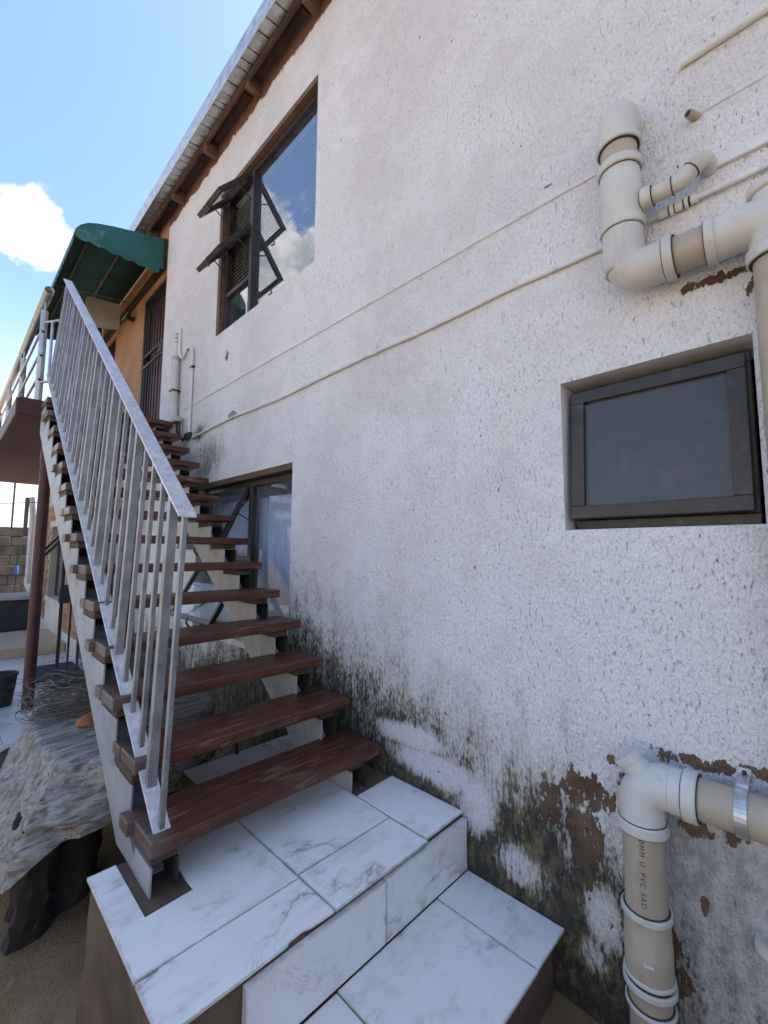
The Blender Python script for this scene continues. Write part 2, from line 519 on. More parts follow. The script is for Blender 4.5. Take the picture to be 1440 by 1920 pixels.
def mat_log():
    m, t, b = material('weathered_log')
    P = t.coord()
    g = t.noise(t.scale(P, (5, 26, 34)), 1.0, 6, 0.68, 0.25)
    g2 = t.noise(t.scale(P, (8, 60, 75)), 1.0, 5, 0.66, 0.3)
    gn = t.add('ShaderNodeNewGeometry').outputs['True Normal']
    side = t.ramp(t.math('ABSOLUTE', t.sep(gn)[0]), 0.45, 0.8)
    gv = t.noise(t.scale(P, (30, 26, 6)), 1.0, 6, 0.68, 0.25)
    g = t.math('ADD', t.math('MULTIPLY', g, t.math('SUBTRACT', 1.0, side)), t.math('MULTIPLY', gv, side))
    c = t.mix(t.ramp(g, 0.30, 0.62), (0.12, 0.10, 0.082), (0.40, 0.37, 0.33))
    c = t.mix(t.math('MULTIPLY', t.ramp(g2, 0.46, 0.35), 0.8), c, (0.06, 0.048, 0.039))
    d = t.ramp(t.noise(P, 6.0, 5, 0.65), 0.56, 0.72)
    c = t.mix(t.math('MULTIPLY', d, 0.6), c, (0.05, 0.042, 0.036))
    t.put(b.inputs['Base Color'], c)
    b.inputs['Roughness'].default_value = 0.75
    h = t.math('ADD', t.math('MULTIPLY', g, 0.9), t.math('MULTIPLY', g2, 0.5))
    t.put(b.inputs['Normal'], t.bump(h, 1.0, 0.02))
mat_log()

def mat_ground():
    m, t, b = material('dirt_ground')
    P = t.coord()
    n = t.noise(P, 2.2, 7, 0.65)
    c = t.mix(t.ramp(n, 0.35, 0.68), (0.21, 0.135, 0.065), (0.36, 0.245, 0.13))
    n2 = t.noise(P, 70, 5, 0.7)
    c = t.mix(t.math('MULTIPLY', t.ramp(n2, 0.5, 0.7), 0.4), c, (0.30, 0.25, 0.18))
    gr = t.ramp(t.noise(P, 5, 6, 0.65, w=1.0), 0.55, 0.7)
    c = t.mix(t.math('MULTIPLY', gr, 0.45), c, (0.085, 0.085, 0.035))
    t.put(b.inputs['Base Color'], c)
    b.inputs['Roughness'].default_value = 0.95
    t.put(b.inputs['Normal'], t.bump(t.math('ADD', n2, t.noise(P, 14, 5, 0.6)), 0.8, 0.02))
mat_ground()

def mat_glass(name, ior, tint, dusty):
    m, t, b = material(name)
    m.node_tree.nodes.remove(b)
    out = m.node_tree.nodes['Material Output']
    P = t.coord()
    fr = t.add('ShaderNodeFresnel'); fr.inputs['IOR'].default_value = ior
    gl = t.add('ShaderNodeBsdfGlossy'); gl.inputs['Roughness'].default_value = 0.0
    gl.inputs['Color'].default_value = (0.95, 0.97, 1, 1)
    tr = t.add('ShaderNodeBsdfTransparent'); tr.inputs['Color'].default_value = (*tint, 1)
    df = t.add('ShaderNodeBsdfDiffuse'); df.inputs['Color'].default_value = (0.42, 0.45, 0.50, 1)
    mx = t.add('ShaderNodeMixShader')
    geo = t.add('ShaderNodeNewGeometry')
    t.put(mx.inputs[0], t.math('MULTIPLY', fr.outputs[0], t.math('SUBTRACT', 1.0, geo.outputs['Backfacing']))); t.l.new(tr.outputs[0], mx.inputs[1]); t.l.new(gl.outputs[0], mx.inputs[2])
    # dust and dried drops
    dust = t.math('MULTIPLY', t.ramp(t.noise(P, 45, 5, 0.75), -0.6, 1.2, False), dusty)
    dr = t.add('ShaderNodeTexVoronoi'); dr.inputs['Scale'].default_value = 60
    t.put(dr.inputs['Vector'], P)
    drop = t.math('MULTIPLY', t.ramp(dr.outputs['Distance'], 0.12, 0.05), t.ramp(t.noise(P, 6.5, 2, 0.5, w=5.0), 0.60, 0.68))
    f = t.math('MAXIMUM', dust, t.math('MULTIPLY', drop, 0.5))
    mx2 = t.add('ShaderNodeMixShader')
    t.put(mx2.inputs[0], f); t.l.new(mx.outputs[0], mx2.inputs[1]); t.l.new(df.outputs[0], mx2.inputs[2])
    t.l.new(mx2.outputs[0], out.inputs['Surface'])
mat_glass('window_glass', 1.38, (0.95, 0.965, 0.97), 0.17)
mat_glass('tinted_glass', 4.4, (0.80, 0.84, 0.88), 0.05)

def mat_canvas():
    m, t, b = material('green_canvas')
    P = t.coord()
    c = t.mix(t.ramp(t.noise(P, 3, 5, 0.6), 0.3, 0.7), (0.008, 0.078, 0.072), (0.014, 0.112, 0.102))
    vo = t.add('ShaderNodeTexVoronoi'); vo.inputs['Scale'].default_value = 17
    t.put(vo.inputs['Vector'], t.scale(P, (1, 1, 0.45)))
    sp = t.math('MULTIPLY', t.ramp(vo.outputs['Distance'], 0.12, 0.06), t.ramp(t.noise(P, 3.5, 3, 0.5, w=4.0), 0.5, 0.56))
    c = t.mix(t.math('MULTIPLY', sp, 0.75), c, (0.6, 0.62, 0.6))
    t.put(b.inputs['Base Color'], c)
    b.inputs['Roughness'].default_value = 0.7
    t.put(b.inputs['Normal'], t.bump(t.noise(P, 5, 3, 0.5), 0.4, 0.03))
mat_canvas()

def mat_pipe(name, a, c2, dirt):
    m, t, b = material(name)
    P = t.coord()
    c = t.mix(t.ramp(t.noise(P, 5, 4, 0.55), 0.3, 0.7), a, c2)
    d = t.ramp(t.noise(P, 22, 8, 0.72), 0.55, 0.78)
    c = t.mix(t.math('MULTIPLY', d, 0.45), c, dirt)
    d2 = t.ramp(t.noise(t.scale(P, (1, 1, 0.35)), 9, 6, 0.7), 0.50, 0.72)
    c = t.mix(t.math('MULTIPLY', d2, 0.35), c, dirt)
    vo = t.add('ShaderNodeTexVoronoi'); vo.inputs['Scale'].default_value = 70
    t.put(vo.inputs['Vector'], P)
    sp = t.math('MULTIPLY', t.ramp(vo.outputs['Distance'], 0.14, 0.08), t.ramp(t.noise(P, 16, 3, 0.5), 0.58, 0.64))
    c = t.mix(t.math('MULTIPLY', sp, 0.7), c, (0.62, 0.6, 0.57))
    t.put(b.inputs['Base Color'], c)
    t.put(b.inputs['Roughness'], t.math('ADD', 0.35, t.math('MULTIPLY', t.noise(P, 30, 5, 0.7), 0.3)))
    t.put(b.inputs['Normal'], t.bump(t.noise(P, 90, 4, 0.6), 0.12, 0.003))
mat_pipe('pvc_pipe', (0.37, 0.315, 0.235), (0.45, 0.39, 0.30), (0.22, 0.16, 0.10))
mat_pipe('pvc_fitting', (0.52, 0.50, 0.455), (0.60, 0.58, 0.54), (0.30, 0.25, 0.19))
mat_pipe('painted_conduit', (0.62, 0.61, 0.60), (0.70, 0.69, 0.68), (0.26, 0.23, 0.2))

simple('silver_paint', (0.27, 0.275, 0.285), 0.45, 0.5, 0.2, 12, 0.35, 55, (0.16, 0.145, 0.135), 0.55, 26)
simple('flaking_silver', (0.60, 0.60, 0.61), 0.45, 0.35, 0.18, 25, 0.9, 45, (0.30, 0.27, 0.24), 0.55, 40)
simple('stringer_paint', (0.40, 0.385, 0.36), 0.5, 0.0, 0.16, 5, 0.2, 30, (0.15, 0.12, 0.1), 0.55, 12)
simple('stringer_grey', (0.30, 0.31, 0.33), 0.5, 0.0, 0.16, 5, 0.2, 30, (0.14, 0.125, 0.11), 0.5, 12)
simple('channel_dark', (0.035, 0.026, 0.02), 0.75, 0.0, 0.35, 16, 0.3, 40, (0.10, 0.06, 0.035), 0.6, 12)
simple('bearer_wood', (0.075, 0.048, 0.035), 0.8, 0.0, 0.35, 20, 0.6, 50, (0.03, 0.03, 0.022), 0.6, 14)
simple('bronze_frame', (0.040, 0.032, 0.028), 0.38, 0.2, 0.2, 8, 0.05, 40, (0.16, 0.14, 0.125), 0.28, 24)
simple('red_oxide', (0.058, 0.011, 0.012), 0.55, 0.0, 0.2, 6, 0.15, 30, (0.06, 0.03, 0.025), 0.4, 12)
simple('steel_tube', (0.40, 0.40, 0.40), 0.38, 0.8, 0.18, 10, 0.1, 60, (0.2, 0.18, 0.16), 0.4, 18)
simple('galvanised', (0.55, 0.57, 0.58), 0.42, 0.75, 0.2, 14, 0.25, 40, (0.3, 0.28, 0.25), 0.5, 10)
simple('eave_timber', (0.13, 0.078, 0.05), 0.8, 0.0, 0.35, 9, 0.6, 40, (0.06, 0.04, 0.03), 0.6, 10, (1, 3, 3))
simple('dark_steel', (0.035, 0.033, 0.034), 0.5, 0.3, 0.2, 10, 0.1)
simple('door_wood', (0.17, 0.045, 0.03), 0.5, 0.0, 0.3, 9, 0.3, 40, (0.07, 0.03, 0.02), 0.5, 9, (4, 4, 0.6))
simple('black_plastic', (0.018, 0.019, 0.021), 0.55, 0.0, 0.25, 6, 0.1)
simple('face_brick', (0.34, 0.165, 0.085), 0.85, 0.0, 0.4, 3, 0.5, 60, (0.2, 0.1, 0.06), 0.4, 10)
simple('cement_block', (0.14, 0.118, 0.098), 0.95, 0.0, 0.35, 4, 0.9, 40, (0.08, 0.06, 0.045), 0.6, 8)
simple('dark_root', (0.035, 0.028, 0.022), 0.9, 0.0, 0.5, 8, 1.0, 18, (0.10, 0.075, 0.05), 0.5, 6)
simple('vine_bark', (0.125, 0.108, 0.088), 0.85, 0.0, 0.4, 12, 0.5)
simple('orange_stone', (0.30, 0.11, 0.045), 0.85, 0.0, 0.4, 18, 0.9, 40, (0.12, 0.06, 0.03), 0.6, 14)
simple('curtain_cloth', (0.62, 0.69, 0.82), 0.9, 0.0, 0.15, 3, 0.2, 200)
simple('blind_slat', (0.50, 0.52, 0.54), 0.5, 0.0, 0.1, 4, 0.0)
simple('beige_tile', (0.42, 0.30, 0.20), 0.4, 0.0, 0.2, 4, 0.05, 40, (0.25, 0.18, 0.12), 0.4, 8)
simple('veranda_tile', (0.54, 0.545, 0.55), 0.30, 0.0, 0.1, 3, 0.05, 40, (0.3, 0.27, 0.24), 0.4, 7)
simple('grout', (0.06, 0.052, 0.045), 0.95, 0.0, 0.3, 12, 0.3)
simple('interior', (0.30, 0.28, 0.26), 0.9, 0.0, 0.15, 2, 0.0)
simple('grey_panel', (0.36, 0.34, 0.33), 0.7, 0.0, 0.12, 5, 0.1, 30, (0.22, 0.2, 0.19), 0.5, 8)
simple('roof_sheet', (0.40, 0.42, 0.45), 0.45, 0.6, 0.15, 6, 0.1)
simple('navy_mat', (0.025, 0.032, 0.05), 0.9, 0.0, 0.2, 10, 0.4, 80)
simple('dry_leaf', (0.36, 0.27, 0.17), 0.8, 0.0, 0.2, 30, 0.1)
simple('ink', (0.02, 0.02, 0.022), 0.6, 0.0, 0.1, 10, 0.0)
simple('lamp_lens', (0.75, 0.75, 0.72), 0.25, 0.0, 0.1, 10, 0.0)
simple('green_cap', (0.42, 0.46, 0.38), 0.6, 0.0, 0.15, 20, 0.1)
simple('blue_tap', (0.05, 0.12, 0.30), 0.5, 0.0, 0.15, 20, 0.0)
simple('pane_dark', (0.03, 0.03, 0.032), 0.15, 0.0, 0.1, 4, 0.0)

# ------------------------------------------------------------------ the ground
GZ = 0.10
def build_ground():
    mb = MB()
    xs = [-600, -60, -20, -8, -5] + [-4 + 0.12 * i for i in range(36)] + [0.6, 10, 60, 600]
    ys = [-600, -60, -10, -3] + [-2 + 0.15 * i for i in range(48)] + [5.4, 12, 60, 600]
    idx = {}
    for i, x in enumerate(xs):
        for j, y in enumerate(ys):
            h = 0.0
            if -4.2 < x < 0.3 and -2.2 < y < 5.2:
                h = (mnoise.noise(Vector((x * 1.3, y * 1.3, 0))) * 0.035 + mnoise.noise(Vector((x * 4, y * 4, 2))) * 0.012)
            idx[i, j] = len(mb.v); mb.v.append((x, y, GZ + h - 0.01))
    for i in range(len(xs) - 1):
        for j in range(len(ys) - 1):
            mb.f.append((idx[i, j], idx[i + 1, j], idx[i + 1, j + 1], idx[i, j + 1])); mb.mi.append(0)
    o = mb.build('ground', 'dirt_ground', smooth=True)
    struct(o)
build_ground()

VZ = 0.28
def build_veranda():
    base = MB().box(-4.0, -0.002, 4.02, 11.3, -0.2, VZ - 0.012).build('veranda_floor', 'grout')
    struct(base)
    src = None
    s = 0.6
    y = 4.0
    for j in range(12):
        x = -0.012
        for i in range(7):
            x0, x1 = x - s + 0.004, x
            me = None
            if src is None:
                src = MB().box(-(s - 0.004), 0, 0, s - 0.004, -0.012, 0.0).build('floor_tile', 'veranda_tile', base, bevel=0.0015, seg=1)
                src.location = (x1, y, VZ)
            else:
                copy_obj(src, base, (x1, y, VZ))
            x -= s
        y += s
    # white edging of the floor towards the yard
    MB().box(-4.0, -0.62, 3.975, 3.998, 0.02, VZ + 0.002).build('edge_strip', 'marble_riser', base, bevel=0.002)
    st = MB().box(-1.0, -0.37, 7.0, 8.4, VZ, VZ + 0.11).build('doorstep', 'grout', base)
    for i in range(3):
        for k in range(2):
            MB().box(-1.0 + k * 0.317 - 0.003, -1.0 + k * 0.317 + 0.31, 6.997 + i * 0.47, 6.997 + i * 0.47 + 0.463, VZ + 0.11, VZ + 0.122).build('step_tile', 'beige_tile', base, bevel=0.002)
    for k in range(2):
        MB().box(-1.003 + k * 0.317, -1.003 + k * 0.317 + 0.31, 6.984, 6.997, VZ + 0.002, VZ + 0.122).build('step_tile', 'beige_tile', base, bevel=0.002)
    for k in range(3):
        MB().box(-1.014, -1.002, 6.985 + k * 0.47, 6.985 + k * 0.47 + 0.463, VZ + 0.002, VZ + 0.122).build('step_tile', 'beige_tile', base, bevel=0.002)
build_veranda()

# ------------------------------------------------------------------ the house
HOLES = {'small': (0.080, 0.636, 1.680, 2.236), 'upper': (2.225, 3.70, 3.512, 4.885), 'lower': (2.42, 3.92, 0.93, 2.19)}
def wall_mesh(mb, x0, x1, yr, zr, holes, ysub=(), zsub=(), mi_rev=1):
    ys = sorted({yr[0], yr[1], *ysub, *[h[i] for h in holes for i in (0, 1)]})
    zs = sorted({zr[0], zr[1], *zsub, *[h[i] for h in holes for i in (2, 3)]})
    for i in range(len(ys) - 1):
        for j in range(len(zs) - 1):
            a, b, c, d = ys[i], ys[i + 1], zs[j], zs[j + 1]
            if any(h[0] <= a and b <= h[1] and h[2] <= c and d <= h[3] for h in holes): continue
            mb.quad((x0, b, c), (x0, a, c), (x0, a, d), (x0, b, d))
            mb.quad((x1, a, c), (x1, b, c), (x1, b, d), (x1, a, d), mi_rev)
    for y0, y1, z0, z1 in holes:
        mb.quad((x0, y0, z0), (x0, y1, z0), (x1, y1, z0), (x1, y0, z0), mi_rev)
        mb.quad((x0, y1, z1), (x0, y0, z1), (x1, y0, z1), (x1, y1, z1), mi_rev)
        mb.quad((x0, y0, z1), (x0, y0, z0), (x1, y0, z0), (x1, y0, z1), mi_rev)
        mb.quad((x0, y1, z0), (x0, y1, z1), (x1, y1, z1), (x1, y1, z0), mi_rev)
    a, b = yr; c, d = zr
    mb.quad((x0, a, c), (x0, b, c), (x1, b, c), (x1, a, c))
    mb.quad((x0, b, d), (x0, a, d), (x1, a, d), (x1, b, d))
    mb.quad((x0, a, d), (x0, a, c), (x1, a, c), (x1, a, d))
    mb.quad((x0, b, c), (x0, b, d), (x1, b, d), (x1, b, c))

house = thing('house', 'two storey house with pitted white plaster wall and metal roof', 'house', (3, 3, 0.1))
DOOR1 = (5.10, 5.86, 2.90, 4.75)       # upper security door
DOOR2 = (7.15, 7.75, 2.90, 4.75)
DOOR0 = (5.62, 6.42, 0.28, 2.25)       # ground floor door
def build_house():
    mb = MB()
    wall_mesh(mb, 0.0, 0.22, (-3.0, 5.06), (-0.3, 5.52), list(HOLES.values()))
    mb.build('wall', ['wall_plaster', 'reveal_plaster'], house)
    mb = MB()
    wall_mesh(mb, 0.0, 0.22, (5.06, 10.5), (-0.3, 2.76), [DOOR0])
    mb.build('ground_floor_wall', ['wall_plaster', 'reveal_plaster'], house)
    mb = MB()
    wall_mesh(mb, 0.012, 0.22, (5.06, 10.5), (2.76, 5.52), [DOOR1, DOOR2])
    mb.build('ochre_wall', ['ochre_plaster', 'ochre_plaster'], house)
    mb = MB()
    mb.box(6.0, 6.2, -3.0, 10.5, -0.3, 5.5)
    mb.box(0.22, 6.0, -3.0, -2.8, -0.3, 5.5)
    mb.box(0.22, 6.0, 10.3, 10.5, -0.3, 5.5)
    mb.box(0.22, 6.0, -2.8, 10.3, 2.6, 2.76)
    mb.box(0.22, 6.0, -2.8, 10.3, 0.0, 0.12)
    mb.box(0.22, 6.0, -2.8, 10.3, 5.35, 5.45)
    mb.box(0.22, 6.0, 1.2, 1.3, 0.12, 2.6)
    mb.box(0.22, 6.0, 5.0, 5.1, 2.76, 5.35)
    mb.build('inner_shell', 'interior', house)
    # roof: two slopes of metal sheet
    e = MB()
    t = 0.012
    for (xa, za, xb, zb) in ((-0.225, 5.585, 3.1, 6.15), (3.1, 6.15, 6.5, 5.57)):
        e.prism([(xa, za), (xb, zb), (xb, zb + t), (xa, za + t)], 'y', -3.3, 10.8)
    e.build('roof', 'roof_sheet', house)
    # galvanised eave trim with folded underside
    for y0, y1 in ((-3.3, 3.325), (3.33, 10.8)):
        MB().box(-0.232, -0.226, y0, y1, 5.42, 5.585).build('fascia', 'galvanised', house, bevel=0.002, seg=1)
    mb = MB()
    y = -3.3
    random.seed(3)
    while y < 10.8:
        w = random.uniform(0.045, 0.15)
        z = 5.424 + random.uniform(0, 0.004)
        y1 = min(10.8, y + w)
        mb.quad((-0.225, y1, z), (-0.225, y, z), (-0.128, y, z + 0.018), (-0.128, y1, z + 0.018))
        mb.quad((-0.225, y1 + 0.010, z + 0.014), (-0.225, y1, z), (-0.128, y1, z + 0.018), (-0.128, y1 + 0.010, z + 0.034))
        y = y1 + 0.010
    o = mb.build('eave_flashing', 'galvanised', house)
    MB().box(-0.126, -0.10, -3.3, 10.8, 5.40, 5.56).build('eave_board', 'soffit_brown', house, bevel=0.003)
    # mortar and timber above the wall head
    mb = MB()
    random.seed(11)
    y = -3.0
    while y < 10.5:
        w = random.uniform(0.12, 0.3)
        y1 = min(10.5, y + w)
        mb.box(-0.10, 0.0, y, y1 - 0.004, 5.455 + random.uniform(0, 0.03), 5.55)
        y = y1
    mb.build('soffit', 'soffit_brown', house)
    src = None
    for k in range(-6, 13):
        y = 2.24 + k * 0.8
        if y < -2.9 or y > 10.4: continue
        if src is None:
            src = MB().box(-0.118, 0.02, -0.025, 0.025, 0, 0.115).build('rafter', 'eave_timber', house, bevel=0.004)
            src.location = (0, y, 5.345)
        else:
            copy_obj(src, house, (0, y, 5.345 + 0.008 * math.sin(k * 2.3)))
build_house()

def frame(mb, y0, y1, z0, z1, x0, x1, w, M=None):
    mb.box(x0, x1, y0, y1, z0, z0 + w, M)
    mb.box(x0, x1, y0, y1, z1 - w, z1, M)
    mb.box(x0, x1, y0, y0 + w, z0 + w, z1 - w, M)
    mb.box(x0, x1, y1 - w, y1, z0 + w, z1 - w, M)

def pane(y0, y1, z0, z1, x, parent, name='pane', M=None, mat='window_glass'):
    mb = MB().box(x - 0.002, x + 0.002, y0, y1, z0, z1, M)
    return mb.build(name, mat, parent)

def hinge(x, z, ang):
    # rotate about an axis along Y through (x, z): positive angle swings the lower edge outwards (-X)
    return Matrix.Translation((x, 0, z)) @ Matrix.Rotation(ang, 4, 'Y') @ Matrix.Translation((-x, 0, -z))

def sash(win, y0, y1, z0, z1, x, ang, w=0.038, stay=True, mat='window_glass'):
    M = hinge(x, z1, ang)
    mb = MB()
    frame(mb, y0, y1, z0, z1, x - 0.018, x + 0.018, w, M)
    if stay:
        for yy in (y0 - 0.004, y1 - 0.004):
            a = Vector((x + 0.02, yy, z1 - 0.26)); b = M @ Vector((x, yy, z1 - 0.22)); c = Vector((x + 0.02, yy, z1 - 0.06))
            mb.tube([a, b], 0.006, 6); mb.tube([c, b], 0.006, 6)
        h = M @ Vector((x - 0.02, (y0 + y1) / 2, z0 + 0.02))
        mb.tube([h, h + Vector((-0.01, 0.0, -0.05)), h + Vector((0.02, 0, -0.08))], 0.008, 6)
    mb.build('sash', 'bronze_frame', win, bevel=0.003)
    pane(y0 + w, y1 - w, z0 + w, z1 - w, x, win, 'sash_pane', M, mat)

def build_windows():
    # small lower right window
    y0, y1, z0, z1 = HOLES['small']
    mb = MB(); frame(mb, y0 + 0.012, y1 - 0.012, z0 + 0.006, z1 - 0.02, 0.075, 0.125, 0.034)
    win = mb.build('window', 'bronze_frame', house, bevel=0.003)
    win['label'] = 'small square dark framed window tilted open at the bottom'
    sash(win, y0 + 0.022, y1 - 0.022, z0 + 0.040, z1 - 0.035, 0.058, R(4.0), 0.046, False)
    MB().box(0.02, 0.13, y0 + 0.001, y1 - 0.001, z0 - 0.02, z0 + 0.004).build('sill', 'reveal_plaster', win)
    # upper window: big fixed pane and a column of three lights, two of them open
    y0, y1, z0, z1 = HOLES['upper']
    ym = 3.165
    mb = MB()
    frame(mb, y0 + 0.002, y1 - 0.055, z0 + 0.002, z1 - 0.05, 0.04, 0.10, 0.04)
    mb.box(0.03, 0.10, ym - 0.022, ym + 0.022, z0 + 0.042, z1 - 0.09)
    for z in (3.88, 4.35):
        mb.box(0.042, 0.098, ym + 0.022, y1 - 0.095, z - 0.02, z + 0.02)
    win = mb.build('window', 'bronze_frame', house, bevel=0.003)
    win['label'] = 'large upper window with two top hung lights propped open'
    MB().box(0.0, 0.20, y1 - 0.052, y1 - 0.0005, z0, z1 - 0.045).build('timber_reveal', 'eave_timber', win)
    MB().box(0.0, 0.20, y0, y1 - 0.0005, z1 - 0.044, z1 - 0.0005).build('lintel', 'eave_timber', win)
    pane(y0 + 0.04, ym - 0.02, z0 + 0.04, z1 - 0.09, 0.07, win, mat='tinted_glass')
    pane(ym + 0.02, y1 - 0.093, z0 + 0.04, 3.865, 0.07, win, mat='tinted_glass')
    sash(win, ym + 0.026, y1 - 0.098, 3.90, 4.33, 0.036, R(37))
    sash(win, ym + 0.026, y1 - 0.098, 4.375, 4.80, 0.036, R(40))
    # lower window behind the stairs
    y0, y1, z0, z1 = HOLES['lower']
    ym = 3.06
    mb = MB()
    frame(mb, y0 + 0.002, y1 - 0.004, z0 + 0.012, z1 - 0.05, 0.06, 0.12, 0.042)
    mb.box(0.05, 0.12, ym - 0.024, ym + 0.024, z0 + 0.054, z1 - 0.092)
    mb.box(0.062, 0.118, ym + 0.024, y1 - 0.046, 1.52, 1.56)
    win = mb.build('window', 'bronze_frame', house, bevel=0.003)
    win['label'] = 'lower window behind the stairs with blue curtain and open lights'
    MB().box(0.0, 0.20, y0, y1, z1 - 0.044, z1 - 0.0005).build('lintel', 'brown_reveal', win)
    MB().box(-0.02, 0.058, y0 + 0.001, y1 + 0.03, z0 - 0.03, z0 + 0.010).build('sill', 'marble_tile', win, bevel=0.003)
    pane(y0 + 0.04, ym - 0.02, z0 + 0.05, z1 - 0.09, 0.09, win)
    sash(win, ym + 0.03, y1 - 0.05, 1.565, 2.09, 0.05, R(25))
    sash(win, ym + 0.03, y1 - 0.05, 0.99, 1.515, 0.05, R(30))
build_windows()

def build_doors():
    def door(name, D, label, gate=True, leaf='door_wood', x=0.10):
        y0, y1, z0, z1 = D
        d = MB().box(x, x + 0.05, y0 + 0.05, y1 - 0.05, z0, z1 - 0.05).build(name, leaf, house, bevel=0.003)
        d['label'] = label
        mb = MB()
        mb.box(x - 0.03, x + 0.07, y0, y0 + 0.05, z0, z1); mb.box(x - 0.03, x + 0.07, y1 - 0.05, y1, z0, z1); mb.box(x - 0.03, x + 0.07, y0 + 0.05, y1 - 0.05, z1 - 0.05, z1)
        mb.build('door_frame', 'bronze_frame', d)
        for k in range(3):
            for (a, b) in ((z0 + 0.12, z0 + 0.85), (z0 + 1.0, z1 - 0.16)):
                w = (y1 - y0 - 0.1) / 3
                MB().box(x - 0.012, x, y0 + 0.05 + k * w + 0.025, y0 + 0.05 + (k + 1) * w - 0.025, a, b).build('panel', leaf, d, bevel=0.006)
        if gate:
            g = MB(); frame(g, y0 + 0.01, y1 - 0.01, z0 + 0.02, z1 - 0.01, 0.015, 0.04, 0.03)
            zm = z0 + 0.95
            g.box(0.016, 0.039, y0 + 0.04, y1 - 0.04, zm, zm + 0.03); g.box(0.016, 0.039, y0 + 0.04, y1 - 0.04, zm + 0.13, zm + 0.16)
            gate_o = g.build('security_gate', 'dark_steel', house)
            gate_o['label'] = 'dark barred security gate at the top of the stairs' if y0 < 6 else 'further barred security gate under the awning'
            n = 7
            for k in range(n):
                yy = y0 + 0.04 + (k + 0.5) * (y1 - y0 - 0.08) / n
                MB().box(0.02, 0.034, yy - 0.007, yy + 0.007, z0 + 0.05, zm).build('bar', 'dark_steel', gate_o)
                MB().box(0.02, 0.034, yy - 0.007, yy + 0.007, zm + 0.16, z1 - 0.04).build('bar', 'dark_steel', gate_o)
                if k % 2 == 1:
                    zz = zm + 0.55
                    MB().tube(fillet([(0.027, yy, zz - 0.25), (0.027, yy + 0.05, zz), (0.027, yy, zz + 0.25)], 0.05), 0.005, 6).build('scroll', 'dark_steel', gate_o)
            MB().box(0.01, 0.045, y0 + 0.05, y0 + 0.17, zm + 0.035, zm + 0.125).build('lock_box', 'dark_steel', gate_o)
    door('door', DOOR1, 'red brown panelled door behind the security gate')
    door('door', DOOR2, 'further red brown door under the awning')
    door('door', DOOR0, 'dark ground floor door behind the stairs', False, 'dark_steel', 0.06)
build_doors()

# blind and curtain
def build_hangings():
    y0, y1, z0, z1 = HOLES['upper']
    bl = thing('window_blind', 'slatted grey blind behind the large upper window', 'blind', (0.16, 2.9, z0))
    src = MB().box(-0.0175, 0.0175, y0 + 0.03, y1 - 0.07, -0.0012, 0.0012, Matrix.Rotation(R(-50), 4, 'Y')).build('slat', 'blind_slat', bl)
    src.location = (0.125, 0, z0 + 0.06)
    n = 34
    for k in range(1, n):
        copy_obj(src, bl, (0.125, 0, z0 + 0.06 + k * (z1 - z0 - 0.16) / n))
    MB().box(0.11, 0.15, y0 + 0.03, y1 - 0.07, z1 - 0.085, z1 - 0.05).build('head_rail', 'blind_slat', bl)
    y0, y1, z0, z1 = HOLES['lower']
    mb = MB()
    n = 150
    for k in range(n):
        def P(q):
            yy = y0 + 0.02 + (y1 - y0 - 0.04) * q / n
            xx = 0.165 + 0.016 * math.sin(yy * 46 + 1.6 * math.sin(yy * 9)) + 0.01 * math.sin(yy * 19)
            return xx, yy
        (xa, ya), (xb, yb) = P(k), P(k + 1)
        mb.quad((xa, ya, z0 - 0.05), (xb, yb, z0 - 0.05), (xb, yb, z1 - 0.17), (xa, ya, z1 - 0.17))
    o = mb.build('curtain', 'curtain_cloth', None, smooth=True)
    s = o.modifiers.new('thick', 'SOLIDIFY'); s.thickness = 0.003
    tag(o, 'pale blue curtain hanging behind the lower window', 'curtain')
build_hangings()

